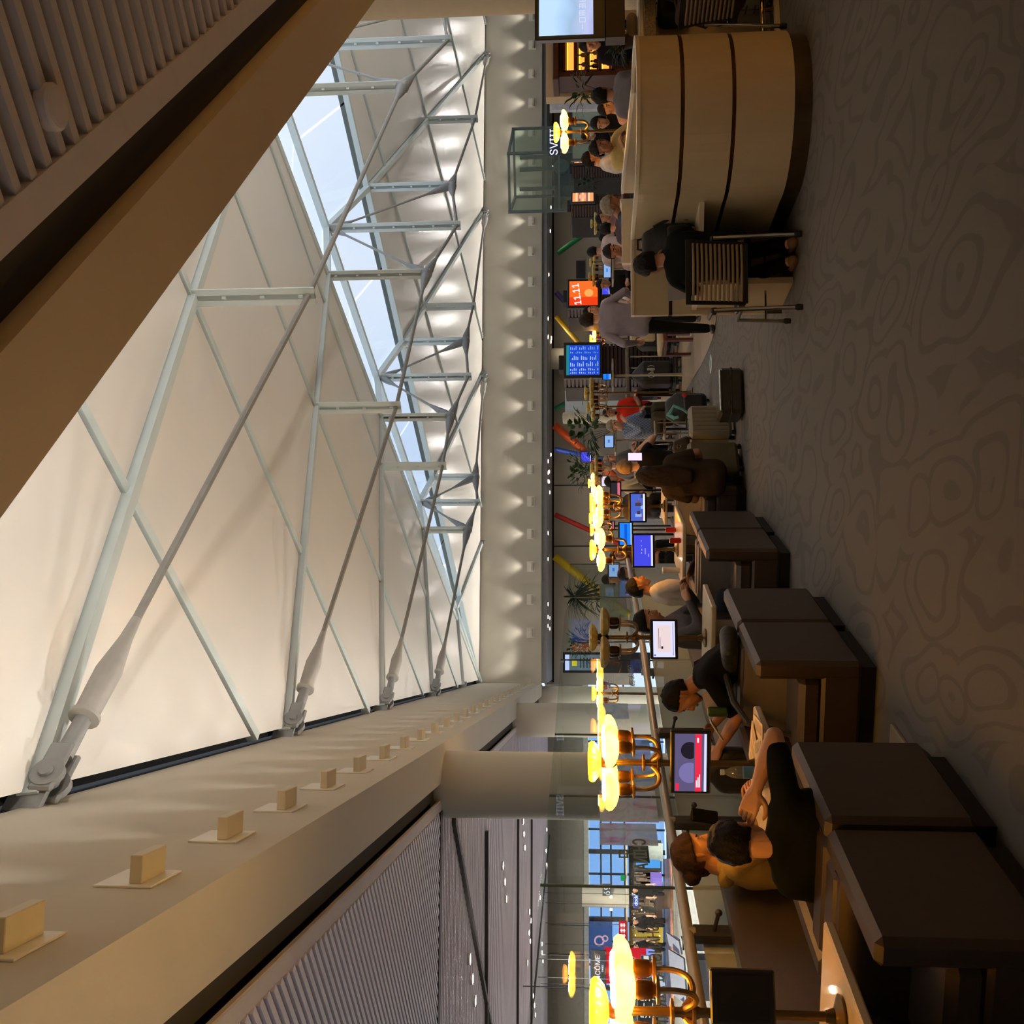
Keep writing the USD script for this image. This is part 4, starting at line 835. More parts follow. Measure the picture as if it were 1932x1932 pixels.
def scr_peak(t, w, h):
    D(t, w, h, -.5, .5, -.38, .5, glow('peak_blue', (70, 96, 190), .9)); D(t, w, h, -.5, .5, -.5, -.38, glow('peak_white', (225, 225, 255), 1.), 'task_bar', 1)
    for i in range(9): x = -.45+.1*i; D(t, w, h, x, x+.12, -.36+.1*((i*5) % 4), -.2+.13*((i*3) % 4), glow('peak_%d' % (i % 3), [(120, 84, 110), (150, 170, 235), (70, 56, 70)][i % 3], .8), 'picture_patch', 1+.3*(i % 3))
def scr_water(t, w, h): D(t, w, h, -.5, .5, -.5, .5, glow('water_blue', (30, 120, 235), .95)); D(t, w, h, -.5, .5, -.5, -.4, glow('water_bar', (160, 200, 255), .9), 'task_bar', 1); D(t, w, h, -.4, .45, -.12, .1, glow('water_deep', (16, 84, 200), .9), 'picture_shape', 1)
def scr_dark(t, w, h): D(t, w, h, -.5, .5, -.5, .5, mat('screen_off', (10, 10, 11), .15)); t.part('vent', bx(-w*.3, w*.3, .034, .038, h*.3, h*.5), m_mon)
def scr_mall(t, w, h): D(t, w, h, -.5, .5, -.5, .5, glow('mail_dark', (52, 48, 56), .6)); D(t, w, h, -.5, .5, -.5, -.2, glow('mail_pink', (205, 100, 120), .9), 'pink_bar', 1)
def scr_lt(t, w, h): D(t, w, h, -.5, .5, -.5, .5, glow('light_page', (130, 165, 215), .9)); D(t, w, h, -.1, .15, -.1, .15, glow('light_core', (70, 120, 200), .9), 'picture_shape', 1)
def mon_px(p0, p1, Y, rz, label, draw, L=None):
    a, b = P(*p0, Y), P(*p1, Y); c = (a+b)/2; c[1] = Y; t = monitor(c, abs(a[0]-b[0])/math.cos(rz), abs(a[2]-b[2]), rz, label, draw)
    if Y > 14: t.part('pole', cat(tube((0, .06, -t.loc[2]), (0, .06, .1), .018, 8), lathe([(.16, 0), (.16, .012), (.02, .03)], 18, (0, .06, -t.loc[2]))), m_mon)
    return t
mon_px((1272, 1383), (1334, 1495), L2[1]-.11, -.3, 'monitor with a red bar and a dark picture, hung on the brass post', scr_red); mon_px((1232, 1172), (1274, 1240), L3[1]-.09, .05, 'white web page monitor on the unlit lamp post', scr_page); mon_px((1196, 1010), (1232, 1068), L4[1]-.09, 0, 'purple blue monitor on the lit lamp post', scr_desktop)
mon_px((1190, 932), (1217, 983), L5[1]-.09, 0, 'monitor showing a mountain picture', scr_peak); mon_px((1169, 987), (1192, 1028), 15., 0, 'bright blue water monitor behind the purple blue one', scr_water)
mon_px((1352, 1838), (1452, 1928), L1[1]-.08, PI*.0+.06, 'switched off black monitor at the left edge', scr_dark); mon_px((1153, 911), (1170, 938), 18., 0, 'dark monitor with a pink bar behind the lamps', scr_mall); mon_px((1149, 1063), (1167, 1088), 16., 0, 'pale blue monitor under the left end of the glowing lamp row', scr_lt)
mon_px((1151, 984), (1158, 1000), 19., 0, 'tiny magenta monitor under the glowing lamps', scr_mall); mon_px((1096, 853), (1115, 871), 30., 0, 'violet blue screen in front of the orange tube', scr_desktop); mon_px((1135, 899), (1153, 917), 22., 0, 'white portrait screen behind the cream hooded person', scr_page)
# laptops and tablets far back
def laptop(p0, p1, Y, label, draw, rz=0.):
    a, b = P(*p0, Y), P(*p1, Y); w, h = abs(a[0]-b[0]), abs(a[2]-b[2]); t = T('laptop', label, 'laptop', ((a[0]+b[0])/2, Y, b[2]-.02), rz)
    t.part('lid', box((0, .01, h/2+.02), (w+.02, .016, h+.03), .003), m_mon); t.part('keyboard', box((0, -.11, .008), (w+.02, .22, .016), .004), m_mon); draw(t, w, h)
    z = t.loc[2]; k = T('side_table', 'slim table carrying the '+' '.join(label.split()[:9]), 'table', (t.loc[0], Y-.08, 0)); k.part('top', box((0, 0, z-.016), (max(.5, w+.1), .4, .03), .006), m_leg); k.part('stem', lathe([(.18, 0), (.18, .015), (.03, .03), (.016, z-.03)], 16), m_leg)
laptop((1141, 822), (1157, 844), 19., 'laptop with a blue and white screen in front of the plants', scr_lt); laptop((1139, 498), (1152, 523), 17., 'laptop with a pale blue landscape screen behind the counter', scr_lt); laptop((1136, 540), (1150, 555), 20., 'laptop with a bluish screen beside the dark suited person', scr_desktop)
a, b = P(1141, 713, 17.), P(1158, 726, 17.); laptop((1138, 706), (1152, 716), 18., 'blue lit tablet held up behind the luggage trolleys', scr_water); laptop((1141, 440), (1152, 482), 20., 'violet glowing laptop behind two dark haired heads', scr_desktop)

# ================================================================== curved white service counter with a desk bay
m_lam = mat('cream_laminate', (206, 190, 156), .32, var=.03, vs=2., coat=.15); m_lam2 = mat('cream_edge', (226, 214, 190), .35, var=.02); m_grv = mat('bronze_groove', (84, 58, 26), .25, metal=.8, var=.35, vs=3.)
m_kick = mat('steel_kick', (104, 90, 64), .32, metal=.8, var=.25, vs=4.); m_kw = mat('desk_wood', (112, 88, 50), .45, var=.12, vs=9)
cen = np.array([4.12, 7.86]); R0 = .6
ang = np.radians(np.linspace(172, 395, 40)); arcp = [tuple(cen+R0*np.array([math.cos(a), math.sin(a)])) for a in ang]
wall_line = [(2.84, 8.72), (3.2, 8.68), (3.5, 8.6)]+arcp+[(4.75, 9.0), (4.95, 10.2), (5.1, 11.2)]
U_ = sg.LineString(wall_line)
ct = T('service_counter', 'tall curved cream service counter with two bronze grooves and a steel kick', 'counter', (cen[0], cen[1], 0), world=True)
sh_ = U_.buffer(.035, cap_style=2, join_style=1)
for z0, z1 in ((.13, .545), (.575, .915), (.945, 1.235)): ct.part('front_panel', prism(sh_, z0, z1), m_lam)
ct.part('groove', prism(U_.buffer(.026, cap_style=2), .54, .58), m_grv); ct.part('groove', prism(U_.buffer(.026, cap_style=2), .91, .95), m_grv)
ct.part('top_rim', prism(U_.buffer(.042, cap_style=2), 1.235, 1.262), m_lam2); ct.part('kick_plate', prism(U_.buffer(.012, cap_style=2), 0, .135), m_kick)
inn = sg.LineString([(3.75, 9.9), (4.3, 9.85), (4.6, 10.4)]); ct.part('inner_ledge', prism(inn.buffer(.04, cap_style=2), .1, 1.30), m_lam2); ct.part('rear_top', prism(sg.LineString([(3.7, 9.5), (4.5, 9.45)]).buffer(.25, cap_style=2), .98, 1.02), m_lam)
desk = sg.Polygon([(2.87, 8.68), (3.52, 8.56), (3.53, 7.9), (3.40, 7.95), (2.92, 8.12)])
ct.part('desk_top', prism(desk, .715, .752), m_lam2); ct.part('desk_leg', bar((2.9, 8.64, .36), (2.93, 8.16, .36), .05, .71), m_lam); ct.part('desk_modesty', bar((2.92, 8.6, .37), (3.46, 8.52, .37), .02, .66), m_kw); ct.part('cable_plate', bar((3.36, 8.5, .66), (3.42, 8.49, .66), .02, .05), m_black)
q = P(1254, 372, 8.05); ct.part('power_socket', box((3.46, 8.42, 1.02), (.04, .02, .09), .004), mat('socket_teal', (70, 92, 100), .4))
# laptop on the desk (white edge) and black backpack leaning on the panel
lp = T('laptop', 'thin silver laptop in front of the man at the desk bay', 'laptop', (3.06, 8.32, .753), .05)
lp.part('keyboard', box((0, 0, .008), (.32, .22, .016), .004), mat('laptop_silver', (180, 180, 184), .3, metal=.6)); lp.part('lid', bar((0, .11, .01), (0, .19, .21), .32, .008, up=(0, 1, 0)), MATS['laptop_silver'])
m_nylon = mat('black_nylon', (24, 25, 24), .5, var=.25, vs=14, bump=.3, bs=40, sheen=.2)
def blob(pts, rs, n=12, sm=6, edge_=.025):
    """smooth bag-like solid: hull of balls"""
    h = m3.Manifold.batch_hull([m3.Manifold.sphere(r, n).translate(tuple(map(float, p))) for p, r in zip(pts, rs)]).refine_to_length(edge_)
    m = tm(h); trimesh.smoothing.filter_taubin(m, iterations=sm); return m
bp = T('backpack', 'black nylon backpack standing on the desk bay against the cream panel', 'backpack', (3.33, 8.33, .752), .0)
b_ = blob([(-.12, 0, .05), (.12, 0, .05), (-.13, .02, .25), (.13, .02, .25), (-.06, .03, .38), (.06, .03, .38), (0, -.06, .16)], [.05, .05, .06, .06, .05, .05, .07]); b_.vertices += (meshkit.fbm(b_.vertices*14, 3)[:, None]-.5)*.03
bp.part('bag', b_, m_nylon); bp.part('front_pocket', blob([(-.08, -.1, .08), (.08, -.1, .08), (-.08, -.09, .2), (.08, -.09, .2)], [.03]*4), m_nylon); bp.part('grab_handle', sweep([(-.05, .03, .42), (-.04, .03, .465), (.04, .03, .465), (.05, .03, .42)], .01, 8), m_nylon); bp.part('strap', sweep([(.1, -.08, .34), (.17, -.1, .2), (.16, -.1, .06)], .014, 8), m_nylon)

# --- mesh office chairs
m_chr = mat('chrome', (190, 180, 160), .12, metal=1., var=.03); m_mesh = mat('chair_strap', (158, 140, 108), .6, var=.05); m_bfr = mat('chair_frame_black', (14, 14, 14), .4)
def make_chair(label, loc, rz):
    t = T('slat_back_chair', label, 'chair', loc, rz)      # faces +y
    W = .46
    t.part('back_frame', cat(sweep([(-W/2, -.02, .42), (-W/2, -.05, .62), (-W/2-.005, -.10, .86)], .016, 8), sweep([(W/2, -.02, .42), (W/2, -.05, .62), (W/2+.005, -.10, .86)], .016, 8), bar((-W/2-.02, -.10, .86), (W/2+.02, -.10, .86), .028, .04), bar((-W/2, -.02, .42), (W/2, -.02, .42), .025, .04)), m_bfr)
    for i in range(12):
        z = .45+.034*i; y = -.025-.08*((z-.42)/.44)**1.3; x = np.linspace(-W/2+.01, W/2-.01, 7)
        t.part('back_strap', sweep(np.c_[x, y-.035*(1-(x/(W/2))**2), np.full(7, z)], .0105, 6), m_mesh)
    t.part('seat', cat(box((0, .2, .43), (W-.02, .44, .035), .012)), m_bfr)
    for s in (-1, 1):
        x = s*(W/2+.05)
        t.part('rear_leg', cat(tube((x, -.08, .05), (x, -.02, .66), .017, 12)), m_chr); t.part('front_leg', tube((x, .42, .05), (x, .34, .44), .015, 10), m_chr); t.part('foot', lathe([(.024, 0), (.026, .04), (.016, .06)], 12, (x, -.08, 0)), m_bfr); t.part('foot', lathe([(.022, 0), (.024, .04), (.014, .06)], 12, (x, .42, 0)), m_bfr)
        t.part('armrest', box((x, .12, .67), (.045, .28, .025), .01), m_bfr); t.part('bracket', box((s*(W/2+.02), .0, .45), (.07, .04, .05), .006), m_chr); t.part('side_rail', tube((x, -.04, .45), (x, .35, .43), .013, 8), m_bfr)
    t.part('cross_bar', tube((-W/2-.05, .4, .2), (W/2+.05, .4, .2), .009, 8), m_chr)
    return t
ch0 = make_chair('slat backed chair with chrome legs under the man at the desk bay', (2.89, 7.9, 0), -.1)
dup(ch0, (5.25, 7.9, 0), -1.2, 'slat backed chair half hidden at the right end of the curved counter')

# --- granite counter, bags and rail at the right edge
m_gran = mat('granite', (140, 122, 96), .35, var=.5, vs=60)
gc = T('granite_counter', 'granite topped counter at the right edge with bags below it', 'counter', (7.2, 10.6, 0), world=True)
a, b = P(1212, 92, 8.55), P(1212, -40, 8.55)
gc.part('top', bx(a[0], b[0]+1, 8.55, 8.9, a[2]-.02, a[2]+.03, .01), m_lam2); gc.part('granite_edge', bx(a[0], b[0]+1, 8.53, 8.6, a[2]-.12, a[2]-.02, .005), m_gran); gc.part('rear_panel', bx(a[0], b[0]+1, 8.86, 8.9, 0, a[2]-.02), m_lam); gc.part('leg', bx(a[0]+.02, a[0]+.06, 8.65, 8.85, 0, a[2]-.02), m_chr)
gz = a[2]+.031
single('rolled_cushion', blob([(b[0]-.42, 8.72, gz+.05), (b[0]-.26, 8.72, gz+.05)], [.05, .05]), mat('cushion_tan', (150, 128, 96), .8, var=.2), 'tan rolled cushion lying on the granite counter', 'cushion')
sr = T('step_rail', 'polished steel rail and pale step edge on the carpet at the right edge', 'rail', (6., 9.9, 0), world=True)
a = P(1395, 98, 8.6); b = P(1395, -30, 8.6); sr.part('rail', tube((a[0], 8.46, .13), (b[0], 8.5, .13), .03, 12), m_chr); sr.part('step_edge', bar((a[0], 8.42, .02), (b[0], 8.46, .02), .06, .04), m_lam2); sr.part('rail_post', tube((a[0]+.3, 8.46, .04), (a[0]+.3, 8.46, .13), .015, 8), m_chr)
m_green = mat('dark_green_canvas', (30, 36, 32), .8, var=.2, vs=12, bump=.2)
def bag_at(name, p0, p1, Y, m, label, cat_, z0=0., dep=.2):
    a, b = P(*p0, Y), P(*p1, Y); x0, x1 = sorted((a[0], b[0])); z1, zb = max(a[2], b[2]), max(min(a[2], b[2]), z0); r = min(.06, (x1-x0)*.2)
    t = T(name, label, cat_, ((x0+x1)/2, Y, zb)); w, h = x1-x0, z1-zb
    bd = blob([(s*(w/2-r), u*(dep/2-r*.8), z) for s in (-1, 1) for u in (-1, 1) for z in (r, h-r*1.2)], [r]*8, 10, 5, .04); t.part('body', bd, m); return t, w, h
t, w, h = bag_at('travel_bag', (1238, -5), (1297, 44), 8.72, m_green, 'dark green soft bag hanging under the granite counter', 'bag', 0, .22); t.part('front_pocket', blob([(-.05, -.17, .08), (.08, -.17, .08), (0, -.17, .2)], [.02]*3), m_green); t.part('strap', sweep([(-w*.3, 0, h), (0, 0, h+.06), (w*.3, 0, h)], .012, 8), m_green)
m_hard = mat('grey_shell', (134, 128, 110), .35, var=.06, coat=.2); m_hard2 = mat('taupe_shell', (98, 90, 70), .4, var=.08); m_rib = mat('shell_rib', (60, 56, 44), .35, metal=.4)
def suitcase(label, loc, rz, w, h, d, m, ribs='v', handle=0., m2=None):
    t = T('suitcase', label, 'suitcase', loc, rz)
    t.part('shell', box((0, 0, h/2+.03), (w, d, h-.03), .035), m)
    n = 6
    for i in range(n):
        if ribs == 'v': t.part('rib', box((-w/2+.06+(w-.12)*i/(n-1), 0, h/2+.03), (.016, d+.012, h-.1), .005), m2 or m_rib)
        else: t.part('rib', box((0, 0, .09+(h-.14)*i/(n-1)), (w+.012, d*.5, .016), .005), m2 or m_rib)
    t.part('zip_band', box((0, 0, h/2+.03), (w+.006, .025, h-.02), .01), m_rib)
    for s in (-1, 1):
        for u in (-1, 1): t.part('wheel', cat(sweep([(s*(w/2-.05)-.015, u*(d/2-.05), .026), (s*(w/2-.05)+.015, u*(d/2-.05), .026)], .026, 12)), m_bfr)
    t.part('carry_handle', sweep([(-.07, 0, h+.01), (-.06, 0, h+.035), (.06, 0, h+.035), (.07, 0, h+.01)], .01, 8), m_bfr)
    if handle: t.part('telescopic_handle', cat(tube((-.07, d*.3, h), (-.07, d*.3, h+handle), .008, 8), tube((.07, d*.3, h), (.07, d*.3, h+handle), .008, 8), box((0, d*.3, h+handle), (.19, .03, .03), .01)), mat('handle_grey', (150, 144, 128), .35, metal=.5))
    return t
a = G(1410, 20); t = suitcase('grey ribbed suitcase standing under the granite counter at the right edge', (5.78, 8.7, 0), .1, .4, .5, .22, m_hard, 'h')
jk = T('jacket', 'dark wine coloured jacket hung over the chair at the right end of the counter', 'jacket', (5.45, 8.2, .0), -1.2)
jb = blob([(-.2, -.11, .84), (.2, -.11, .84), (-.22, -.12, .4), (.18, -.12, .45), (0, -.13, .35)], [.035, .035, .03, .03, .03], 10, 4, .03); jb.vertices += (meshkit.fbm(jb.vertices*11, 3)[:, None]-.5)*.05; jk.part('cloth', jb, mat('wine_cloth', (58, 26, 26), .85, var=.15)); jk.part('collar', sweep([(-.1, -.08, .86), (0, -.07, .89), (.1, -.08, .86)], .02, 8), MATS['wine_cloth'])

# --- big screen on the right column
a, b = P(1009, 76, 8.2), P(1142, -60, 8.2)
tv = T('wall_screen', 'large television with a snowy scene and a caption, at the right edge', 'television', ((a[0]+b[0])/2, 8.2, b[2]), world=True)
tv.part('bezel', bx(a[0], b[0]+.3, 8.2, 8.26, b[2], a[2], .008), m_mon); h_ = a[2]-b[2]
snow = usdkit.material(stage, '/World/Looks/snow_picture', {'g': ('geometry', {}), 's': ('separate_xyz', {}), 'mr': ('map_range', {'from_min': float(b[2]), 'from_max': float(a[2])}), 'n': ('noise_texture', {'scale': 3.2, 'detail': 5.}), 'ad': ('math', {'math_type': 'multiply_add', 'value2': .35, 'value3': 0.}), 'r': ('rgb_ramp', {'ramp': [(.15, lin((132, 136, 196))), (.4, lin((176, 184, 220))), (.62, lin((150, 176, 205))), (.9, lin((178, 208, 244)))]}), 'e': ('emission', {'strength': .95})},
    [('g.position', 's.vector'), ('s.z', 'mr.value'), ('g.position', 'n.vector'), ('n.fac', 'ad.value1'), ('mr.result', 'ad.value3'), ('ad.value', 'r.fac'), ('r.color', 'e.color')], surface='e.emission')
tv.part('display', bx(a[0]+.035, b[0]+.3, 8.194, 8.202, b[2]+.09*h_+.05, a[2]-.035), snow)
m_cap = glow('caption_white', (205, 208, 235), .9); gl = []
for i in range(9):
    x = a[0]+.10+.062*i; z = b[2]+.09*h_+.14
    if i == 0: gl.append(bx(x-.022, x+.022, 8.188, 8.194, z-.003, z+.003))
    else:
        for k, (dx0, dx1, dz0, dz1) in enumerate(((-.022, .022, .022, .026), (-.022, .022, -.004, 0), (-.02, .02, -.026, -.022), (-.022, -.018, -.024, .024), (.016, .02, -.024, .024), (-.003, .001, -.026, .03))):
            if (i*5+k*3) % 4: gl.append(bx(x+dx0, x+dx1, 8.188, 8.194, z+dz0, z+dz1))
tv.part('caption', cat(gl), m_cap); tv.part('lower_case', bx(a[0]-.0, b[0]+.3, 8.2, 8.32, b[2]-.16, b[2]), mat('tv_shelf', (44, 28, 20), .5)); tv.part('bracket', bx(a[0]+.5, a[0]+.66, 8.26, 8.40, b[2]-.1, a[2]-.2), m_mon); tv.part('pole', bx(a[0]+.52, a[0]+.62, 8.34, 8.44, 0, a[2]), m_mon)

# ================================================================== luggage and trolleys in the middle
suitcase('big taupe suitcase with dark ribs beside the far armchairs', (2.02, 11.25, 0), .55, .42, .56, .26, m_hard2, 'h'); suitcase('pale grey cabin suitcase with its handle pulled out', (2.55, 11.75, 0), .3, .38, .5, .24, m_hard, 'v', .38, mat('rib_pale', (120, 114, 98), .4))
t = T('suitcase', 'dark suitcase lying flat on the carpet with a shiny top edge', 'suitcase', (2.72, 11.1, 0), .1); t.part('shell', box((0, 0, .135), (.5, .36, .25), .03), mat('brown_shell', (52, 46, 36), .3, var=.15, coat=.4)); t.part('zip_band', box((0, 0, .135), (.506, .366, .02), .005), m_rib); t.part('metal_edge', cat(box((0, -.17, .25), (.46, .03, .022), .008)), mat('bright_edge', (190, 196, 180), .2, metal=.9))
for s in (-1, 1): t.part('latch', box((s*.14, -.185, .15), (.05, .01, .04), .003), m_rib)
bt = T('wheeled_backpack', 'black wheeled backpack with a turquoise scarf tied to it', 'backpack', (3.28, 14.1, 0), .2)
b_ = blob([(-.16, 0, .1), (.16, 0, .1), (-.17, 0, .42), (.17, 0, .42), (-.1, .02, .54), (.1, .02, .54), (0, -.1, .25)], [.06, .06, .07, .07, .06, .06, .08], 12, 6, .04); bt.part('bag', b_, m_nylon); bt.part('front_pocket', blob([(-.1, -.17, .15), (.1, -.17, .15), (-.1, -.16, .34), (.1, -.16, .34)], [.03]*4), m_nylon)
bt.part('scarf', cat(sweep([(-.14, -.12, .56), (-.05, -.2, .5), (-.12, -.23, .38), (-.18, -.2, .3)], [.03, .025, .02, .015], 8), sweep([(-.12, -.1, .58), (-.2, -.14, .5), (-.19, -.16, .44)], [.03, .025, .02], 8)), mat('turquoise_cloth', (96, 160, 156), .8, var=.2)); bt.part('red_tag', ball((.1, -.21, .36), (.03, .012, .035)), mat('tag_red', (200, 40, 36), .5))
for s in (-1, 1): bt.part('wheel', sweep([(s*.13-.02, .05, .04), (s*.13+.02, .05, .04)], .04, 12), m_bfr)
for nm, p0, p1, Y, m, lab in (('handbag', (1262, 826), (1302, 862), 11.6, mat('brown_bag', (66, 54, 42), .5, var=.25, bump=.2), 'brown handbag standing on the grey cabin suitcase'), ('handbag', (1258, 860), (1318, 884), 11.05, m_nylon, 'black pointed handbag with a ring by the long haired woman')):
    a, b = P(*p0, Y), P(*p1, Y); w, h = abs(a[0]-b[0]), abs(a[2]-b[2]); z = b[2]; t = T(nm, lab, 'handbag', ((a[0]+b[0])/2, Y, z))
    t.part('body', blob([(-w*.4, 0, .04), (w*.4, 0, .04), (-w*.22, 0, h*.7), (w*.22, 0, h*.7)], [.04, .04, .03, .03], 10, 5, .02), m); t.part('handle', sweep([(-w*.2, 0, h*.7), (-w*.1, 0, h), (w*.1, 0, h), (w*.2, 0, h*.7)], .009, 8), m); t.part('ring', sweep([(.02*math.cos(k), -.045, h*.55+.02*math.sin(k)) for k in np.linspace(0, 2*PI, 13)], .003, 6), m_chr)
def trolley(p, rz, label, blk, emblem):
    t = T('luggage_trolley', label, 'trolley', (p[0], p[1], 0), rz)
    for s in (-1, 1):
        t.part('post', cat(tube((s*.24, .25, .08), (s*.24, .25, .9), .016, 8)), mat('trolley_steel', (176, 168, 146), .3, metal=.6)); t.part('side_rail', bar((s*.24, -.3, .12), (s*.24, .3, .12), .04, .05), m_bfr); t.part('wheel', sweep([(s*.22-.02, -.25, .06), (s*.22+.02, -.25, .06)], .06, 14), m_bfr); t.part('wheel', sweep([(s*.22-.02, .25, .06), (s*.22+.02, .25, .06)], .06, 14), m_bfr)
    t.part('deck', bx(-.25, .25, -.3, .3, .13, .16), m_bfr); t.part('push_bar', bar((-.26, .25, .9), (.26, .25, .9), .05, .04, ch=.01), m_bfr); t.part('bumper', bar((-.3, -.32, .1), (.3, -.32, .1), .05, .06, ch=.01), m_bfr); t.part('cross_rail', bar((-.24, .25, .52), (.24, .25, .52), .03, .06), m_bfr)
    k = T('garment_bag', blk, 'bag', (p[0], p[1], .161), rz); w = .44; k.part('body', blob([(s*.17, y, z) for s in (-1, 1) for y in (-.12, .06) for z in (.06, .5)]+[(0, -.02, .66)], [.055]*8+[.07], 12, 5, .04), m_nylon); k.part('handle', sweep([(-.08, -.03, .7), (-.05, -.03, .76), (.05, -.03, .76), (.08, -.03, .7)], .012, 8), m_nylon)
    if emblem:
        k.part('emblem', place(cat(text('(\u0394\u2261)', .09), text('CC', .05)), (0, -.19, .34), (1, 0, 0), (0, 0, 1)), mat('emblem_white', (190, 190, 184), .6))
    else: k.part('white_paper', box((.1, -.17, .3), (.12, .012, .16), .003), mat('paper', (205, 200, 190), .7))
trolley((5.75, 19.0), .15, 'luggage trolley with steel posts in front of the flight kiosk', 'black bag with a hanging white paper on the right trolley', False); trolley((4.95, 18.6), .1, 'luggage trolley with steel posts left of the flight kiosk', 'black bag with a white crest on the left trolley', True)
a = P(1178, 715, 19.8); single('bar_ledge', bx(a[0]-.55, a[0]+.5, 19.2, 19.6, .9, .96, .01), mat('ledge_grey', (120, 112, 96), .5), 'grey ledge behind the two luggage trolleys', 'ledge')
# cream chair with red brown legs, wooden bench tables
t = T('cream_chair', 'cream upholstered chair with red brown wooden legs behind the standing man', 'chair', (5.05, 16.2, 0), .3); m_cream = mat('cream_fabric', (196, 178, 146), .8, var=.05); m_redw = mat('red_wood', (92, 38, 24), .4, var=.12)
t.part('backrest', box((0, 0, .8), (.44, .07, .4), .03), m_cream); t.part('seat', box((0, .22, .5), (.46, .46, .09), .03), m_cream); t.part('rail', box((0, .2, .43), (.46, .46, .05), .008), m_redw)
for sx in (-1, 1):
    for y in (0, .42): t.part('leg', bar((sx*.2, y, 0), (sx*.2, y, .43), .045, .045), m_redw)
def wood_table(p, w, d, h, label, m=None, rz=0.):
    t = T('wooden_table', label, 'table', (p[0], p[1], 0), rz); m = m or m_wood; t.part('top', box((0, 0, h-.02), (w, d, .04), .008), m); t.part('apron', box((0, 0, h-.08), (w-.1, d-.1, .08), .004), m)
    for sx in (-1, 1):
        for sy in (-1, 1): t.part('leg', bar((sx*(w/2-.06), sy*(d/2-.06), 0), (sx*(w/2-.06), sy*(d/2-.06), h-.04), .05, .05), m)
wood_table((6.2, 23.6), .9, .7, .98, 'dark red wooden bar table between the two screen kiosks', m_redw); wood_table((4.55, 20.6), 1., .8, .74, 'dark wooden table beside the man in the red shirt'); wood_table((9.2, 20.), 1.6, .9, .98, 'long dark wooden bar table behind the white counter'); wood_table((3.6, 21.5), 1.4, .7, .76, 'dark table in front of the grey haired couple')
t = T('cream_stool', 'cream padded stool by the man in the red shirt', 'stool', (4.3, 19.5, 0)); t.part('pad', box((0, 0, .48), (.5, .5, .1), .03), m_cream); t.part('frame', box((0, 0, .4), (.48, .48, .06), .006), m_redw)
for sx in (-1, 1):
    for sy in (-1, 1): t.part('leg', bar((sx*.2, sy*.2, 0), (sx*.2, sy*.2, .38), .045, .045), m_redw)
# floor emblem sticker
q = G(1341, 687); t = T('floor_sticker', 'small pale green round sticker on the carpet', 'sticker', (q[0], q[1], .0005)); t.part('disc', prism(sg.Point(0, 0).buffer(.13), 0, .002), mat('sticker_white', (190, 200, 190), .5)); t.part('symbol', prism(sg.box(-.05, -.05, .05, .05), .002, .003), mat('sticker_green', (60, 140, 110), .5))

# ================================================================== plants
m_leafA = mat('leaf_dark', (30, 62, 34), .4, var=.3, vs=9); m_leafB = mat('leaf_mid', (52, 92, 44), .4, var=.3, vs=9); m_pot = mat('pot_dark', (60, 44, 34), .5); m_stem = mat('stem_brown', (70, 56, 36), .7)
def leafblade(p, d, L, w, droop=.4, up=(0, 0, 1)):
    x, y, d = frame_of(d); n = 5; V = []; F = []
    for i in range(n+1):
        t_ = i/n; c = np.asarray(p)+d*L*t_-np.array([0, 0, 1])*droop*L*t_*t_; ww = w*math.sin(PI*min(1, .08+t_*.92))**.8*(1 if i < n else .05); V += [c-x*ww/2, c+y*ww*.12, c+x*ww/2]
    for i in range(n):
        for k in (0, 1): A = i*3+k; F += [[A, A+1, A+4], [A, A+4, A+3]]
    F += [f[::-1] for f in F]; return trimesh.Trimesh(V, F, process=False)
def plant(p, top, label, kind, n=60, spread=.4, z0=0., m=None, leaf=(.3, .06), seed=1):
    """p: ground point, top: height of the crown's centre"""
    R_ = np.random.default_rng(seed); t = T('potted_plant', label, 'plant', (p[0], p[1], z0), 0); ph = .3 if z0 == 0 else .12
    t.part('pot', lathe([(.12*ph/.3, 0), (.17*ph/.3, ph), (.15*ph/.3, ph), (.14*ph/.3, ph*.9)], 20), m_pot); ms = []
    stems = [sweep([(0, 0, ph*.8), (R_.normal(0, .03), R_.normal(0, .03), (ph+top)/2), (0, 0, top)], .018 if z0 == 0 else .007, 7)] if kind == 'palm' else []
    for i in range(n):
        th, el = R_.random()*2*PI, (R_.random()*2-1)*.9 if kind == 'palm' else R_.random()*1.3-.15
        d = np.array([math.cos(th)*math.cos(el), math.sin(th)*math.cos(el), math.sin(el)])
        if kind == 'palm': ms.append(leafblade((0, 0, top), d, leaf[0]*(.7+.5*R_.random()), leaf[1], .35))
        else:
            b = np.array([0, 0, top])+d*spread*(R_.random()**.5)*np.array([1, 1, 1.]); ms.append(leafblade(b, d+np.array([0, 0, .2]), leaf[0]*(.6+.6*R_.random()), leaf[1]*(.8+.4*R_.random()), .5))
            if i == 0: stems.append(sweep([(0, 0, ph*.7), (.02, 0, (ph+top-spread)/2), (0, 0, max(ph, top-spread*.9))], .014, 7))
            if i % 5 == 0: stems.append(sweep([(0, 0, max(ph, top-spread*.95)), tuple(b*.5+np.array([0, 0, top*.5-.1*spread])), tuple(b)], .005, 5))
    t.part('stem', cat(stems), m_stem); pt = t.part('foliage', cat(ms), m or m_leafB, smooth=False)
    return t
q = P(1086, 1126, 16); plant(q, q[2], 'spiky green palm above the dim glass notice', 'palm', 90, m=m_leafA, leaf=(.42, .03), seed=3); q = P(1122, 1122, 17.2); plant(q, q[2], 'low bushy plant under the spiky palm', 'bush', 70, .3, m=m_leafA, leaf=(.2, .05), seed=4)
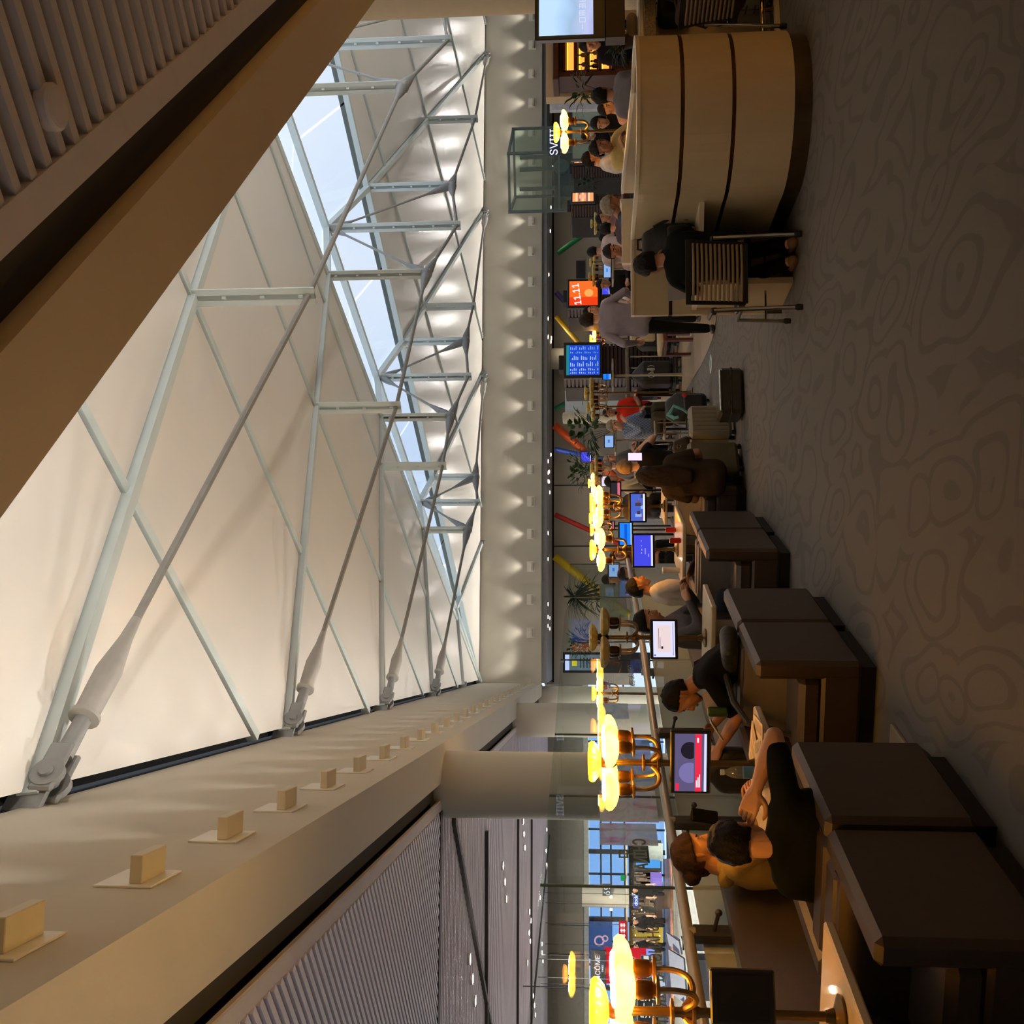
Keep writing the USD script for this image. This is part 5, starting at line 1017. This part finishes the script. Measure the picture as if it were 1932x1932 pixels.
q = P(1106, 1212, 20); plant(q, q[2], 'soft bushy green plant beside the menu board', 'bush', 110, .36, m=m_leafB, leaf=(.2, .05), seed=5)
q = P(1120, 808, 22.6); plant(q, q[2], 'big leafed green plant right of the seated couple', 'bush', 70, .55, m=m_leafB, leaf=(.3, .13), seed=6); q = P(1112, 884, 26.5); plant(q, q[2], 'tall leafy plant behind the right end of the glowing lamps', 'bush', 90, .55, m=m_leafB, leaf=(.26, .11), seed=7)
q = P(1102, 172, 12.5); plant(q, q[2]-.02, 'lily like plant with long dark leaves behind the man in the grey shirt', 'bush', 34, .2, m=m_leafA, leaf=(.22, .05), seed=8)
q = P(1178, 80, 8.75); plant((q[0], 8.74), .13, 'fern like green plant standing on the granite counter', 'bush', 130, .13, z0=gz, m=m_leafB, leaf=(.1, .02), seed=9); q = P(1118, 342, 27.5); plant(q, q[2], 'small dark plant between the two striped kiosks', 'bush', 50, .35, m=m_leafA, leaf=(.25, .07), seed=10)

# ================================================================== small things on the booth tables
TT = .741
def put(u, n): c = bk(u, n); return float(c[0]), float(c[1])
def can(p, m, label, h=.105): t = T('drinks_can', label, 'can', (*p, TT)); t.part('body', lathe([(.02, 0), (.027, .008), (.027, h-.012), (.022, h)], 18), m); t.part('lid', lathe([(.0, h-.004), (.022, h-.002), (.022, h+.001), (.0, h)], 16), m_chr)
m_red = mat('can_red', (176, 30, 26), .3, metal=.3)
q = along(1262, 1020, 5.45); can((q[0], q[1]), m_red, 'red drinks can on the table before the purple blue monitor'); q = along(1258, 1000, 6.05); can((q[0], q[1]), m_red, 'second red drinks can nearer the mountain monitor')
q = along(1268, 1076, 5.55); t = T('tumbler', 'white tumbler cup on the booth table', 'cup', (q[0], q[1], TT)); t.part('body', lathe([(.026, 0), (.03, .01), (.034, .15), (.032, .155), (.02, .15)], 20), mat('cup_white', (205, 200, 190), .4)); t.part('lid', lathe([(.036, .148), (.036, .162), (.03, .168)], 20), MATS['cup_white'])
q = along(1370, 1457, .40); t = T('water_bottle', 'clear plastic water bottle with a blue label below the red bar screen', 'bottle', (q[0], q[1], TT)); t.part('body', lathe([(.028, 0), (.031, .01), (.031, .13), (.026, .16), (.013, .19), (.013, .2)], 18), pane('bottle_clear', (.85, .92, .95), .15, .05, .15)); t.part('label', lathe([(.0318, .05), (.0318, .1)], 18), mat('label_blue', (60, 120, 190), .5)); t.part('cap', lathe([(.015, .195), (.015, .215)], 14), mat('cap_white', (210, 215, 220), .5))
m_news = mat('newsprint', (206, 192, 164), .85, var=.15, vs=30)
for i, (x, y, u, r_) in enumerate(((1372, 1400, .55, .2), (1378, 1425, .6, -.3), (1396, 1440, .35, .5))):
    q = along(x, y, u); t = T('newspaper', ['folded newspaper on the far part of the booth table', 'folded newspaper beside the brass post', 'loose newspaper near the armchair edge'][i], 'newspaper', (q[0], q[1], TT+.012*i), RZU+r_); sh2 = box((0, 0, .003), (.24, .28, .006), .002); t.part('paper', sh2, m_news); t.part('print', cat(*[box((-.08+.08*k, 0, .0065), (.05, .2, .001)) for k in range(3)]), mat('news_ink', (176, 164, 142), .9))
# black backpack strap bundle over the armchair end, and one on the floor by the glass
t = T('backpack', 'black backpack slung over the armchair beside the man in black', 'backpack', tuple(np.append(bk(1.82, .22), .685)), RZU); t.part('bag', blob([(-.14, .0, .04), (.12, .05, .05), (.05, -.1, .06)], [.05, .06, .05], 10, 5, .03), m_nylon); t.part('strap', sweep([(-.1, -.05, .08), (-.22, -.25, .05), (-.29, -.4, -.02), (-.32, -.5, -.25), (-.32, -.55, -.5)], .02, 8), m_nylon)
q = along(1330, 1352, 1.0); t = T('backpack', 'black backpack with a grab loop standing on the bench by the glass', 'backpack', (*bk(1.75, .98), .44), RZU); t.part('bag', blob([(-.1, 0, .06), (.1, 0, .06), (-.1, 0, .32), (.1, 0, .32), (0, 0, .4)], [.06]*5, 10, 5, .03), m_nylon); t.part('grab_handle', sweep([(-.05, 0, .44), (-.03, 0, .5), (.03, 0, .5), (.05, 0, .44)], .01, 8), m_nylon)
q = G(1620, 1387, .05); single('carpet_puff', ball((q[0], q[1], .0+.045), .045, 3), mat('puff_grey', (86, 84, 72), .9, var=.3, vs=30, bump=.6, bs=60), 'small grey pompom by the armchair end on the carpet', 'pompom')

# ================================================================== people
SKIN = {k: mat('skin_'+k, c, .5, var=.05, vs=12) for k, c in (('light', (206, 160, 132)), ('tan', (176, 126, 96)), ('mid', (192, 142, 112)))}
HAIR = {k: mat('hair_'+k, c, .6, var=.25, vs=30, bump=.4, bs=140, spec=.18) for k, c in (('black', (22, 18, 16)), ('dark', (42, 30, 22)), ('brown', (54, 36, 25)), ('blond', (140, 116, 84)), ('grey', (150, 142, 130)))}
m_eye = mat('eye_white', (215, 208, 198), .25); m_iris = mat('eye_dark', (26, 18, 14), .2); m_lip = mat('lip', (150, 84, 74), .45)
def cloth(name, rgb): return mat('cloth_'+name, rgb, .9, var=.08, vs=9, bump=.12, bs=90, spec=.15)
def sph(p, r, n=14): return m3.Manifold.sphere(float(r), n).translate(tuple(map(float, p)))
def hull(*pr, n=14): return m3.Manifold.batch_hull([sph(p, r, n) for p, r in pr])
def chain(pts, rs, n=14): return [hull((pts[i], rs[i]), (pts[i+1], rs[i+1]), n=n) for i in range(len(pts)-1)]
def fuse(parts, L, it=8):
    m = tm(m3.Manifold.batch_boolean(parts, m3.OpType.Add).refine_to_length(L)); trimesh.smoothing.filter_taubin(m, iterations=it); return m
def ellip(c, r, n=20): return m3.Manifold.sphere(1., n).scale(tuple(map(float, r))).translate(tuple(map(float, c)))
def unit(v): v = np.asarray(v, float); return v/np.linalg.norm(v)
def hand_parts(w, d, nrm, side, curl=.5, n=8):
    """palm, four bent fingers of unequal length and a thumb; d: along the hand, nrm: out of the back of the hand, side: +1 if the thumb lies on d x nrm"""
    d = unit(d); nrm = unit(nrm-d*(np.asarray(nrm) @ d)); a = np.cross(d, nrm)*side; w = np.asarray(w, float)
    ps = [hull((w, .024), (w+d*.03+a*.022, .019), (w+d*.03-a*.022, .018), (w+d*.085+a*.03, .0135), (w+d*.085-a*.03, .012), n=n)]
    for k, (o, L) in enumerate(((.030, .072), (.010, .08), (-.011, .074), (-.031, .058))):
        b = w+d*.085+a*o; c0 = curl*(.8+.12*k); p = [b]; ang = c0*.55
        for q in (.45, .32, .23):
            p.append(p[-1]+(d*math.cos(ang)-nrm*math.sin(ang)+a*o*.6)*L*q); ang += c0*.85
        ps += chain(p, [.0098, .009, .0084, .0072], n)
    b = w+d*.02+a*.03; t1 = b+(d*.6+a*.75-nrm*.3)*.04; t2 = t1+(d*.9+a*.25-nrm*.45)*.034; t3 = t2+(d*.95-a*.1-nrm*.5*curl)*.026
    return ps+chain([b, t1, t2, t3], [.015, .0125, .0105, .0085], n)
def rotx(a): c, s = math.cos(a), math.sin(a); return np.array([[1, 0, 0], [0, c, -s], [0, s, c]])
def roty(a): c, s = math.cos(a), math.sin(a); return np.array([[c, 0, s], [0, 1, 0], [-s, 0, c]])
def rotz(a): c, s = math.cos(a), math.sin(a); return np.array([[c, -s, 0], [s, c, 0], [0, 0, 1]])
ARM = {'down': ((.06, -.03, -.28), (.08, .06, -.52)), 'fwd': ((.06, .09, -.26), (-.06, .32, -.24)), 'lap': ((.08, .03, -.28), (-.06, .25, -.34)), 'face': ((.03, .21, -.2), (-.11, .24, .02)),
       'phone': ((.07, .14, -.24), (-.05, .36, -.12)), 'hip': ((.16, -.06, -.24), (.1, .12, -.40)), 'up': ((.06, .2, -.12), (.0, .42, .06))}
def person(label, head, face, shirt, pants, hair='black', skin='mid', style='short', lean=.1, side=0., hp=.1, hy=0., ht=0., armL='fwd', armR='fwd', pose='sit', s=1., near=False, sleeve=.55, shoe=(30, 28, 26), feet=None, curl=(.5, .5), extra=None, knee=None, pz=None, hn=(None, None), wide=1., seat=True):
    """head: world position of the head's centre; face: heading in degrees, 0 = away from the camera, 90 = to the right, 180 = towards it"""
    L = .022 if near else .045; L2 = .03 if near else .05; nb = 18 if near else 12
    S = rotx(-lean) @ roty(side)
    sp = lambda v: S @ np.asarray(v, float)
    nk = sp((0, -.01, .53)); hb = nk+S @ np.array((0, .012, .055)); Hr = S @ rotx(lean) @ roty(-side) @ rotz(-math.radians(hy)) @ rotx(-hp) @ roty(ht); hc = hb+Hr @ np.array((0, .022, .085))
    hd = lambda v: hc+Hr @ np.asarray(v, float)
    Fz = rotz(-math.radians(face)); org = np.asarray(head, float)-Fz @ hc*s      # pelvis
    if pz is not None: org = np.array([org[0], org[1], pz])
    base = np.array([org[0], org[1], 0.0]); lift_ = org[2]/s
    t = T('person', label, 'person', tuple(base), -math.radians(face))
    def add(name, m, mt, lab=None, parent=None, smooth=60):
        m = m.copy(); m.vertices = (m.vertices+np.array([0, 0, lift_]))*s; return t.part(name, m, mt, lab, parent, smooth)
    W = wide
    tor = [[(sp((k*.085*W, 0, .0)), .105*W), (sp((k*.075*W, .005, .2)), .1*W), (sp((k*.1*W, .0, .36)), .105), (sp((k*.135*W, -.01, .47)), .062)] for k in (-1, 1)]
    def torso(g): return [hull(*[(p, r+g) for p, r in (tor[0][i], tor[1][i], tor[0][i+1], tor[1][i+1])], n=nb) for i in range(3)]+[hull((tor[0][3][0], .05+g), (tor[1][3][0], .05+g), (sp((0, -.012, .515)), .055+g*.6), n=nb)]
    arms = []; hands = []
    for k, (nm, a, cu, hnk) in enumerate((('L', armL, curl[0], hn[0]), ('R', armR, curl[1], hn[1]))):
        sg_ = -1 if k == 0 else 1; sh = sp((sg_*.17*W, -.012, .465)); e, w = ARM[a] if isinstance(a, str) else a
        e = sh+np.array([sg_*e[0], e[1], e[2]]); w = sh+np.array([sg_*w[0], w[1], w[2]]); e = sh+unit(e-sh)*.285; w = e+unit(w-e)*.245
        arms.append((sh, e, w)); nn = np.array(hnk) if hnk is not None else np.array([sg_*.55, .15, .8]); hands += hand_parts(w, unit(w-e)+np.array([0, .1, 0]), nn, 1 if k == 0 else -1, cu, 8)
    legs = []
    for k in (-1, 1):
        hp_ = sp((k*.085, .0, -.02)) if pose != 'stand' else np.array((k*.085, 0, -.02))
        if pose == 'stand':
            kn, an = np.array((k*.10, .02, -.43)), np.array((k*.12, -.02 if k < 0 else .0, -lift_+.07))
            if feet: an = np.array((k*.12+feet[0]*k, feet[1]*k, -lift_+.07)); kn = (hp_+an)/2+np.array((0, .03, 0))
        else:
            kk = knee or (.1, .43, .03); kn = np.array((k*kk[0], kk[1], kk[2])); an = np.array((k*(kk[0]+.02), kk[1]+.02, max(-.44, -lift_+.07)))
            if feet: an = np.array((k*feet[0], feet[1], -lift_+.07))
        legs.append((hp_, kn, an))
    foot = lambda an, g: hull((an+np.array((0, -.03, -.03)), .035+g), (an+np.array((0, .08, -.045)), .03+g), (an+np.array((0, .15, -.052)), .022+g), n=nb)
    cr = m3.Manifold.sphere(1., 28 if near else 18).scale((.076, .094, .102)); A4 = np.hstack([Hr, hd((0, -.008, .022))[:, None]]); cr = cr.transform(A4)
    fc = [cr, hull((hd((-.036, .045, -.02)), .038), (hd((.036, .045, -.02)), .038), (hd((-.028, .04, -.07)), .03), (hd((.028, .04, -.07)), .03), (hd((0, .066, -.098)), .018), (hd((0, .06, .05)), .04), n=nb)]
    fc += [hull((hd((0, .092, .012)), .008), (hd((0, .112, -.028)), .012), (hd((0, .092, -.034)), .016), n=8), hull((hd((-.018, .09, -.06)), .007), (hd((.018, .09, -.06)), .007), (hd((0, .097, -.056)), .009), (hd((0, .095, -.068)), .008), n=8)]
    for k in (-1, 1):
        fc += [hull((hd((k*.015, .088, .026)), .009), (hd((k*.05, .075, .024)), .009), n=8), hull((hd((k*.074, -.012, .02)), .012), (hd((k*.079, -.018, .012)), .012), (hd((k*.073, -.002, -.03)), .009), n=8)]
    neck = chain([sp((0, -.012, .49)), hb+Hr @ np.array((0, -.005, .03))], [.06, .052], nb)
    body = fc+neck+torso(-.012)+hands
    for sh, e, w in arms: body += chain([sh, e, e+(w-e)*.35, w], [.05, .04, .042, .026], nb)
    for a, b, c in legs: body += chain([a, b, b+(c-b)*.35, c], [.078, .055, .054, .036], nb)+[foot(c, -.004)]
    add('body', fuse(body, L, 6 if near else 4), SKIN[skin])
    # face
    ey = [ball(hd((k*.031, .079, .004)), .0125, 1) for k in (-1, 1)]; add('eyes', cat(*ey), m_eye); add('irises', cat(*[ball(hd((k*.031, .087, .004)), .0066, 1) for k in (-1, 1)]), m_iris)
    add('mouth', tm(hull((hd((-.017, .096, -.062)), .004), (hd((.017, .096, -.062)), .004), (hd((0, .1035, -.062)), .004), n=8)), m_lip)
    add('eyebrows', cat(*[tm(hull((hd((k*.014, .096, .03)), .0045), (hd((k*.048, .083, .033)), .004), n=6)) for k in (-1, 1)]), HAIR['dark'] if hair in ('blond', 'grey') else HAIR[hair])
    # hair
    hm = HAIR[hair]; big = .012 if style == 'crop' else .018 if style == 'short' else .022
    cap = m3.Manifold.sphere(1., 32 if near else 20).scale((.077+big, .096+big, .103+big)); cut = m3.Manifold.cube((.4, .3, .3), True).rotate((28 if style != 'bald' else 60, 0, 0)).translate((0, .158, -.085))
    nape = m3.Manifold.cube((.4, .4, .2), True).translate((0, 0, -.168)); cap = (cap-cut)-nape; hp2 = [cap.transform(A4)]
    if style == 'long': hp2 += [hull((hd((-.05, -.075, .02)), .05), (hd((.05, -.075, .02)), .05), (hd((-.06, -.09, -.12)), .045), (hd((.06, -.09, -.12)), .045), (hd((0, -.1, -.26)), .045), n=nb)]
    if style == 'bun': hp2 += [sph(hd((0, -.12, .0)), .05, nb), hull((hd((0, -.09, .02)), .045), (hd((0, -.06, -.06)), .035), n=nb)]
    if style == 'bob': hp2 += [hull((hd((k*.07, -.02, .0)), .03), (hd((k*.07, -.03, -.08)), .025), (hd((0, -.08, -.08)), .04), (hd((0, -.08, .02)), .05), n=nb) for k in (-1, 1)]
    hmsh = fuse(hp2, .012 if near else .028, 3)
    nv = hmsh.vertex_normals; hmsh.vertices += nv*((meshkit.fbm(hmsh.vertices*np.array([55, 55, 22]), 3)[:, None]-.45)*(.02 if near else .016))
    add('hair', hmsh, hm)
    # clothes
    g = .012; sh_ = torso(g)
    for sh, e, w in arms:
        if sleeve <= .6: sh_ += chain([sh, sh+(e-sh)*min(1, sleeve*1.35)], [.062, .058], nb)
        else: sh_ += chain([sh, e, w-(w-e)*.06], [.06, .052, .036], nb)
    sm = fuse(sh_, L2, 5); nz = meshkit.fbm(sm.vertices*9+3, 3, seed=5); sm.vertices += (nz[:, None]-.5)*(.022 if near else .012)*np.array([.6, 1, .3]); add('shirt', sm, shirt)
    col = hull((sp((-.045, -.02, .525)), .026), (sp((.045, -.02, .525)), .026), (sp((0, .045, .50)), .02), n=nb); add('collar', tm(col), shirt)
    pl_ = [hull((tor[0][0][0]+np.array((0, 0, .02)), .104*W), (tor[1][0][0]+np.array((0, 0, .02)), .104*W), (legs[0][0], .1), (legs[1][0], .1), n=nb)]
    for a, b, c in legs: pl_ += chain([a, b, c+(b-c)*.08], [.095, .072, .058], nb)
    add('trousers', fuse(pl_, L2, 5), pants)
    for a, b, c in legs: add('shoe', tm(foot(c, .008)), mat('shoe_%d_%d_%d' % tuple(shoe), shoe, .5))
    if extra: extra(t, add, hd, sp, arms)
    if pose == 'sit' and seat and lift_*s > .3:
        k = T('stool', 'plain stool under the '+' '.join(label.split()[:11]), 'stool', tuple(base)); z = lift_*s-.1
        k.part('seat', lathe([(.0, z-.05), (.17, z-.05), (.18, z-.03), (.17, z), (.0, z)], 20), m_leg); k.part('stem', lathe([(.18, 0), (.18, .015), (.025, .04), (.025, z-.05)], 14), m_bfr)
    return t, arms, org
c_blk, c_dk = cloth('black', (15, 15, 15)), cloth('dark', (30, 28, 28)); c_grn = cloth('dark_green', (20, 24, 21)); c_jean = cloth('jeans', (44, 50, 62)); c_wht = cloth('white', (206, 200, 196)); c_gry = cloth('grey', (96, 94, 98))
# --- the man at the desk bay
person('man in a black T-shirt seen from behind at the desk bay, cheek in his hand', P(1228, 497, 8.15), 4, c_grn, c_blk, 'black', 'mid', 'short', .22, .0, .25, 0, -.12, armL=((.05, .2, -.2), (-.12, .4, -.16)), armR=((.12, .22, -.16), (-.06, .28, .12)), seat=False, near=True, feet=(.07, .02), shoe=(128, 98, 64), knee=(.12, .42, .0), curl=(.5, .9), hn=(None, (.9, .2, .2)))
# --- the man on the nearest armchair
person('man in a dark green T-shirt on the nearest armchair, hand on his neck', P(1398, 1588, 4.72), 14, c_grn, c_blk, 'black', 'light', 'short', -.22, -.06, .3, -6, 0, armL='lap', armR=((.24, .15, .03), (.0, .06, .13)), seat=False, near=True, wide=1.05, curl=(.5, .6), hn=(None, (.3, -.8, .3)))
# --- the woman with the bun
ys = cloth('yellow_scarf', (172, 146, 84))
def scarf(t, add, hd, sp, arms): m_ = tm(fuse(chain([sp((-.1, -.04, .5)), sp((-.06, .06, .5)), sp((.05, .07, .5)), sp((.1, -.03, .5)), sp((0, -.08, .51)), sp((-.1, -.04, .5))], [.045]*6, 10), .03, 4)); add('scarf', m_, ys, 'yellow scarf')
t, arms, org = person('woman with a brown bun and yellow scarf looking at her phone', P(1316, 1612, 6.0), 75, ys, c_dk, 'brown', 'mid', 'bun', .05, 0, .28, 0, 0, armL='phone', armR='phone', seat=False, near=True, sleeve=.95, extra=scarf)
def hold(name, label, cat_, px, Y, size_, rz, tilt, m, m2=None):
    """a small flat thing held in a hand"""
    c = P(*px, Y); w, h, d = size_; R4 = np.eye(4); R4[:3, :3] = rotz(rz) @ rotx(tilt); t = T(name, label, cat_, (c[0], c[1], c[2]))
    a = box((0, 0, 0), (w, d, h), .004); a.apply_transform(R4); t.part('case', a, m); b = box((0, -d/2-.001, 0), (w*.9, .003, h*.9)); b.apply_transform(R4); t.part('screen', b, m2 or mat('phone_glass', (20, 22, 26), .1)); return t
hold('smartphone', 'black smartphone held up by the woman with the bun', 'phone', (1330, 1540), 5.95, (.075, .155, .01), .5, .35, mat('phone_black', (7, 7, 8), .6, spec=.1), MATS['phone_black'])
# --- the man in black with a can
def beard(t, add, hd, sp, arms): add('beard', fuse([hull((hd((-.05, .03, -.06)), .018), (hd((0, .066, -.1)), .022), (hd((.05, .03, -.06)), .018), (hd((0, .085, -.085)), .012), n=10)], .02, 3), HAIR['dark'])
t, arms, org = person('man in black leaning over the booth table with a can and phone', P(1287, 1312, 7.05), -82, c_blk, c_dk, 'black', 'tan', 'crop', .62, .0, .42, 0, 0, armL=((.04, .22, -.16), (-.02, .42, -.07)), armR=((.02, .18, -.2), (-.08, .38, -.03)), seat=False, near=True, sleeve=.6, wide=1.1, curl=(.9, 1.1))
ah = P(1354, 1343, 6.75); t = T('drinks_can', 'green drinks can held by the man in black', 'can', (ah[0], ah[1], ah[2]-.06)); t.part('body', lathe([(.024, 0), (.032, .008), (.032, .108), (.026, .12)], 18), mat('can_green', (60, 84, 40), .3, metal=.4)); t.part('lid', lathe([(.0, .116), (.026, .118), (.026, .121), (.0, .12)], 14), m_chr)
hold('smartphone', 'white edged smartphone in the other hand of the man in black', 'phone', (1352, 1378), 6.7, (.07, .14, .009), 1.3, 1.0, mat('phone_white', (200, 205, 215), .3))
# --- along the balustrade
person('man in a white polo shirt sitting sideways by the balustrade', P(1207, 1107, 10.9), 80, c_wht, cloth('slate', (70, 68, 74)), 'black', 'tan', 'crop', .12, 0, .1, 0, 0, 'lap', 'lap', seat=False, near=True, pz=.46)
person('youth in a grey jacket half hidden behind the white web page monitor', P(1215, 1172, 9.3), 115, c_gry, c_jean, 'black', 'mid', 'short', .18, 0, .3, 0, 0, 'phone', 'phone', seat=False, sleeve=.95, pz=.46)
person('person in a lilac shirt resting their chin behind the purple blue monitor', P(1183, 1083, 15.4), 110, cloth('lilac', (176, 160, 176)), c_dk, 'black', 'tan', 'short', .2, 0, .3, 0, 0, 'face', 'fwd')
person('dark haired woman at the far booth under the pale blue monitor', P(1152, 1094, 17.), 150, cloth('pale_grey', (150, 150, 160)), c_dk, 'black', 'mid', 'bob', .15, 0, .35)
person('person in brown clothes far behind the glowing lamps', P(1166, 1048, 17.5), 170, cloth('brown', (74, 54, 40)), c_dk, 'black', 'tan', 'short', .1, 0, .1); person('man in a patterned shirt behind the mountain picture monitor', P(1163, 955, 18.), 175, cloth('taupe', (92, 80, 78)), c_dk, 'black', 'tan', 'short', .2, 0, .3)
# --- the women by the far armchairs
person('woman with very long brown hair and a headband seen from behind', P(1226, 897, 10.9), 15, cloth('beige', (62, 50, 40)), c_dk, 'dark', 'tan', 'long', .02, .05, .1, 0, 0, 'lap', 'lap', seat=False, near=True, extra=lambda t, add, hd, sp, arms: (add('headband', sweep([hd((.094*math.cos(a), -.01+.02*0, .022+.122*math.sin(a))) for a in np.linspace(.1, PI-.1, 14)], .007, 8), mat('headband_pale', (190, 180, 160), .5), 'pale headband'), add('long_hair', tm(fuse([hull((hd((-.05, -.07, .03)), .05), (hd((.05, -.07, .03)), .05), (hd((-.085, -.1, -.2)), .04), (hd((.085, -.1, -.2)), .04), n=14), hull((hd((-.085, -.1, -.2)), .04), (hd((.085, -.1, -.2)), .04), (hd((-.04, -.12, -.42)), .03), (hd((.05, -.12, -.42)), .03), n=14)], .03, 4)), HAIR['dark'])))
person('fair haired person seen from behind holding up a bright phone', P(1206, 880, 12.6), 10, c_dk, c_dk, 'blond', 'light', 'short', .0, 0, .05, 0, 0, 'lap', ((.16, .16, -.1), (-.02, .34, .14)), sleeve=.3, pz=.5)
hold('smartphone', 'phone with a bright violet white screen held over the fair head', 'phone', (1198, 862), 12.3, (.1, .18, .01), 0, .0, m_mon, glow('phone_glow', (222, 190, 255), 1.2))
# --- red shirt, blue plaid and their neighbours
plaid = usdkit.material(stage, '/World/Looks/plaid_blue', {'tc': ('texture_coordinate', {}), 'c': ('checker_texture', {'scale': 34., 'color1': lin((96, 116, 150)), 'color2': lin((150, 164, 190))}), 'p': ('principled_bsdf', {'roughness': .8})}, [('tc.object', 'c.vector'), ('c.color', 'p.base_color')], surface='p.BSDF')
person('man in a red T-shirt with a beard sitting on the cream stool', P(1165, 778, 19.1), 205, cloth('red', (214, 52, 34)), c_dk, 'dark', 'tan', 'short', .05, 0, .1, 0, 0, 'lap', 'lap', extra=beard, s=1.02, pz=.58)
person('man in a blue plaid shirt holding a hand to his head', P(1160, 803, 16.9), 150, plaid, cloth('khaki', (70, 66, 50)), 'grey', 'light', 'short', .1, 0, .2, 0, 0, 'fwd', 'face', sleeve=.95, s=1.02)
person('grey haired woman seen from the side by the dark table', P(1152, 866, 20.5), 140, cloth('stone', (120, 116, 106)), c_dk, 'grey', 'light', 'bob', .1); person('person in a grey jacket with a pale striped hat beside the unlit lamp', P(1150, 880, 20.), 10, cloth('jacket_grey', (104, 104, 108)), c_dk, 'grey', 'light', 'short', .05, sleeve=.95); person('person in a cream hooded top bending over the dark table', P(1155, 908, 19.), 95, cloth('cream_hood', (198, 184, 150)), c_dk, 'black', 'mid', 'bob', .35, sleeve=.95)
person('person in a pale shirt with a tablet behind the luggage trolleys', P(1158, 714, 22.), 175, cloth('pale_shirt', (190, 190, 186)), c_dk, 'black', 'mid', 'short', .2, 0, .4, 0, 0, 'phone', 'phone', sleeve=.95); person('dark haired woman in a lime top behind the left trolley', P(1156, 733, 20.4), 190, cloth('lime', (160, 170, 40)), c_dk, 'black', 'light', 'bob', .2, 0, .2, 20)
# --- the standing man and the one in front of him
t, arms, org = person('standing man in a pale blue grey shirt and black trousers seen from behind', P(1113, 604, 13.5), 2, cloth('blue_grey', (142, 140, 158)), c_blk, 'dark', 'light', 'short', .02, .03, .05, 0, 0, 'hip', 'hip', 'stand', 1.02, near=True, sleeve=.95, feet=(.04, .1), wide=1.12)
person('man in a white shirt hidden in front of the standing man', P(1117, 588, 15.), 175, c_wht, c_dk, 'black', 'light', 'short', .05, 0, .1, 0, 0, 'lap', 'lap', 'stand', .98, sleeve=.95)
# --- people behind the white counter
person('man in a grey striped shirt seen from behind at the right of the counter', P(1138, 180, 11.0), 12, cloth('grey_shirt', (128, 126, 136)), c_dk, 'black', 'tan', 'crop', .08, 0, .1, 25, 0, sleeve=.95, near=True, wide=1.12)
person('man in a pale yellow shirt with clasped hands behind the counter', P(1134, 278, 11.5), 178, cloth('yellow_shirt', (206, 184, 122)), c_dk, 'black', 'tan', 'short', .15, 0, .2, -10, 0, ((.1, .16, -.22), (-.14, .24, -.03)), ((.1, .16, -.22), (-.14, .24, -.03)), sleeve=.7, near=True, wide=1.1, curl=(.9, .9))
person('young man in a white shirt beside the yellow shirted man, looking aside', P(1117, 300, 13.6), 105, c_wht, c_dk, 'black', 'light', 'short', .1, 0, .25, 0, 0, sleeve=.95, near=True)
person('young man in a pink shirt behind the striped shirt', P(1147, 204, 13.2), 170, cloth('pink', (196, 160, 150)), c_dk, 'black', 'light', 'short', .1, 0, .1); person('woman with black hair in a dark top beside the lamp post', P(1132, 232, 14.4), -140, c_dk, c_dk, 'black', 'light', 'bob', .25, 0, .3); person('person with a white face mask far behind the lamp post', P(1110, 256, 19.), 178, c_dk, c_dk, 'black', 'mid', 'short', .05, extra=lambda t, add, hd, sp, arms: add('face_mask', tm(hull((hd((-.04, .08, -.045)), .02), (hd((.04, .08, -.045)), .02), (hd((0, .1, -.03)), .02), (hd((0, .085, -.085)), .02), n=10)), mat('mask_white', (215, 215, 215), .7), 'white face mask'))
person('man in a dark blue shirt bowing his bald head behind the counter', P(1156, 388, 10.6), 100, cloth('navy_blue', (52, 66, 86)), c_dk, 'grey', 'tan', 'crop', .75, 0, .5, 0, 0, near=True, wide=1.1); person('dark haired person in a purple grey shirt behind the counter', P(1148, 431, 15.2), 20, cloth('mauve_grey', (88, 78, 92)), c_dk, 'black', 'mid', 'short', .2, 0, .3, wide=1.1); person('person with black hair facing the violet laptop', P(1145, 447, 17.), 0, c_dk, c_dk, 'black', 'mid', 'short', .1, 0, .1); person('person with dark curly hair behind the bowed man', P(1138, 412, 18.), 165, cloth('rose', (150, 116, 116)), c_dk, 'black', 'mid', 'short', .1)
person('man in a pinkish white shirt seen from behind, small head over the counter', P(1122, 475, 17.), 5, cloth('pink_white', (204, 188, 190)), c_dk, 'black', 'mid', 'crop', .1, 0, .25, 0, 0, sleeve=.95, wide=1.2); person('dark haired man resting his face in front of the pinkish shirt', P(1157, 474, 13.2), 172, cloth('mauve_white', (180, 166, 166)), c_dk, 'black', 'tan', 'short', .25, 0, .35)
person('person in a dark suit leaning towards the bluish laptop', P(1138, 536, 18.5), -150, c_dk, c_dk, 'black', 'mid', 'short', .25, 0, .3, sleeve=.95); person('man in navy with glasses reading under the television', P(1112, 84, 12.6), -160, cloth('navy', (26, 28, 40)), c_dk, 'black', 'light', 'short', .25, 0, .35, 0, 0, sleeve=.95, near=True, extra=lambda t, add, hd, sp, arms: add('glasses', cat(*[sweep([hd((k*.032+.022*math.cos(a), .1, .004+.018*math.sin(a))) for a in np.linspace(0, 2*PI, 13)], .0025, 6) for k in (-1, 1)]), m_bfr, 'thin glasses'))
# silhouettes of shoppers on the concourse
for i, (x, y) in enumerate(((1234, 1681), (1236, 1741), (1240, 1788))): person(['shopper at the dark shop counter', 'second shopper at the dark shop counter', 'shopper in front of the yellow shop wall'][i], P(x, y, 42.6), 160+20*i, c_dk, c_dk, 'black', 'mid', 'short', .05, 0, .1, 0, 0, 'down', 'down', 'stand', pz=-.62)
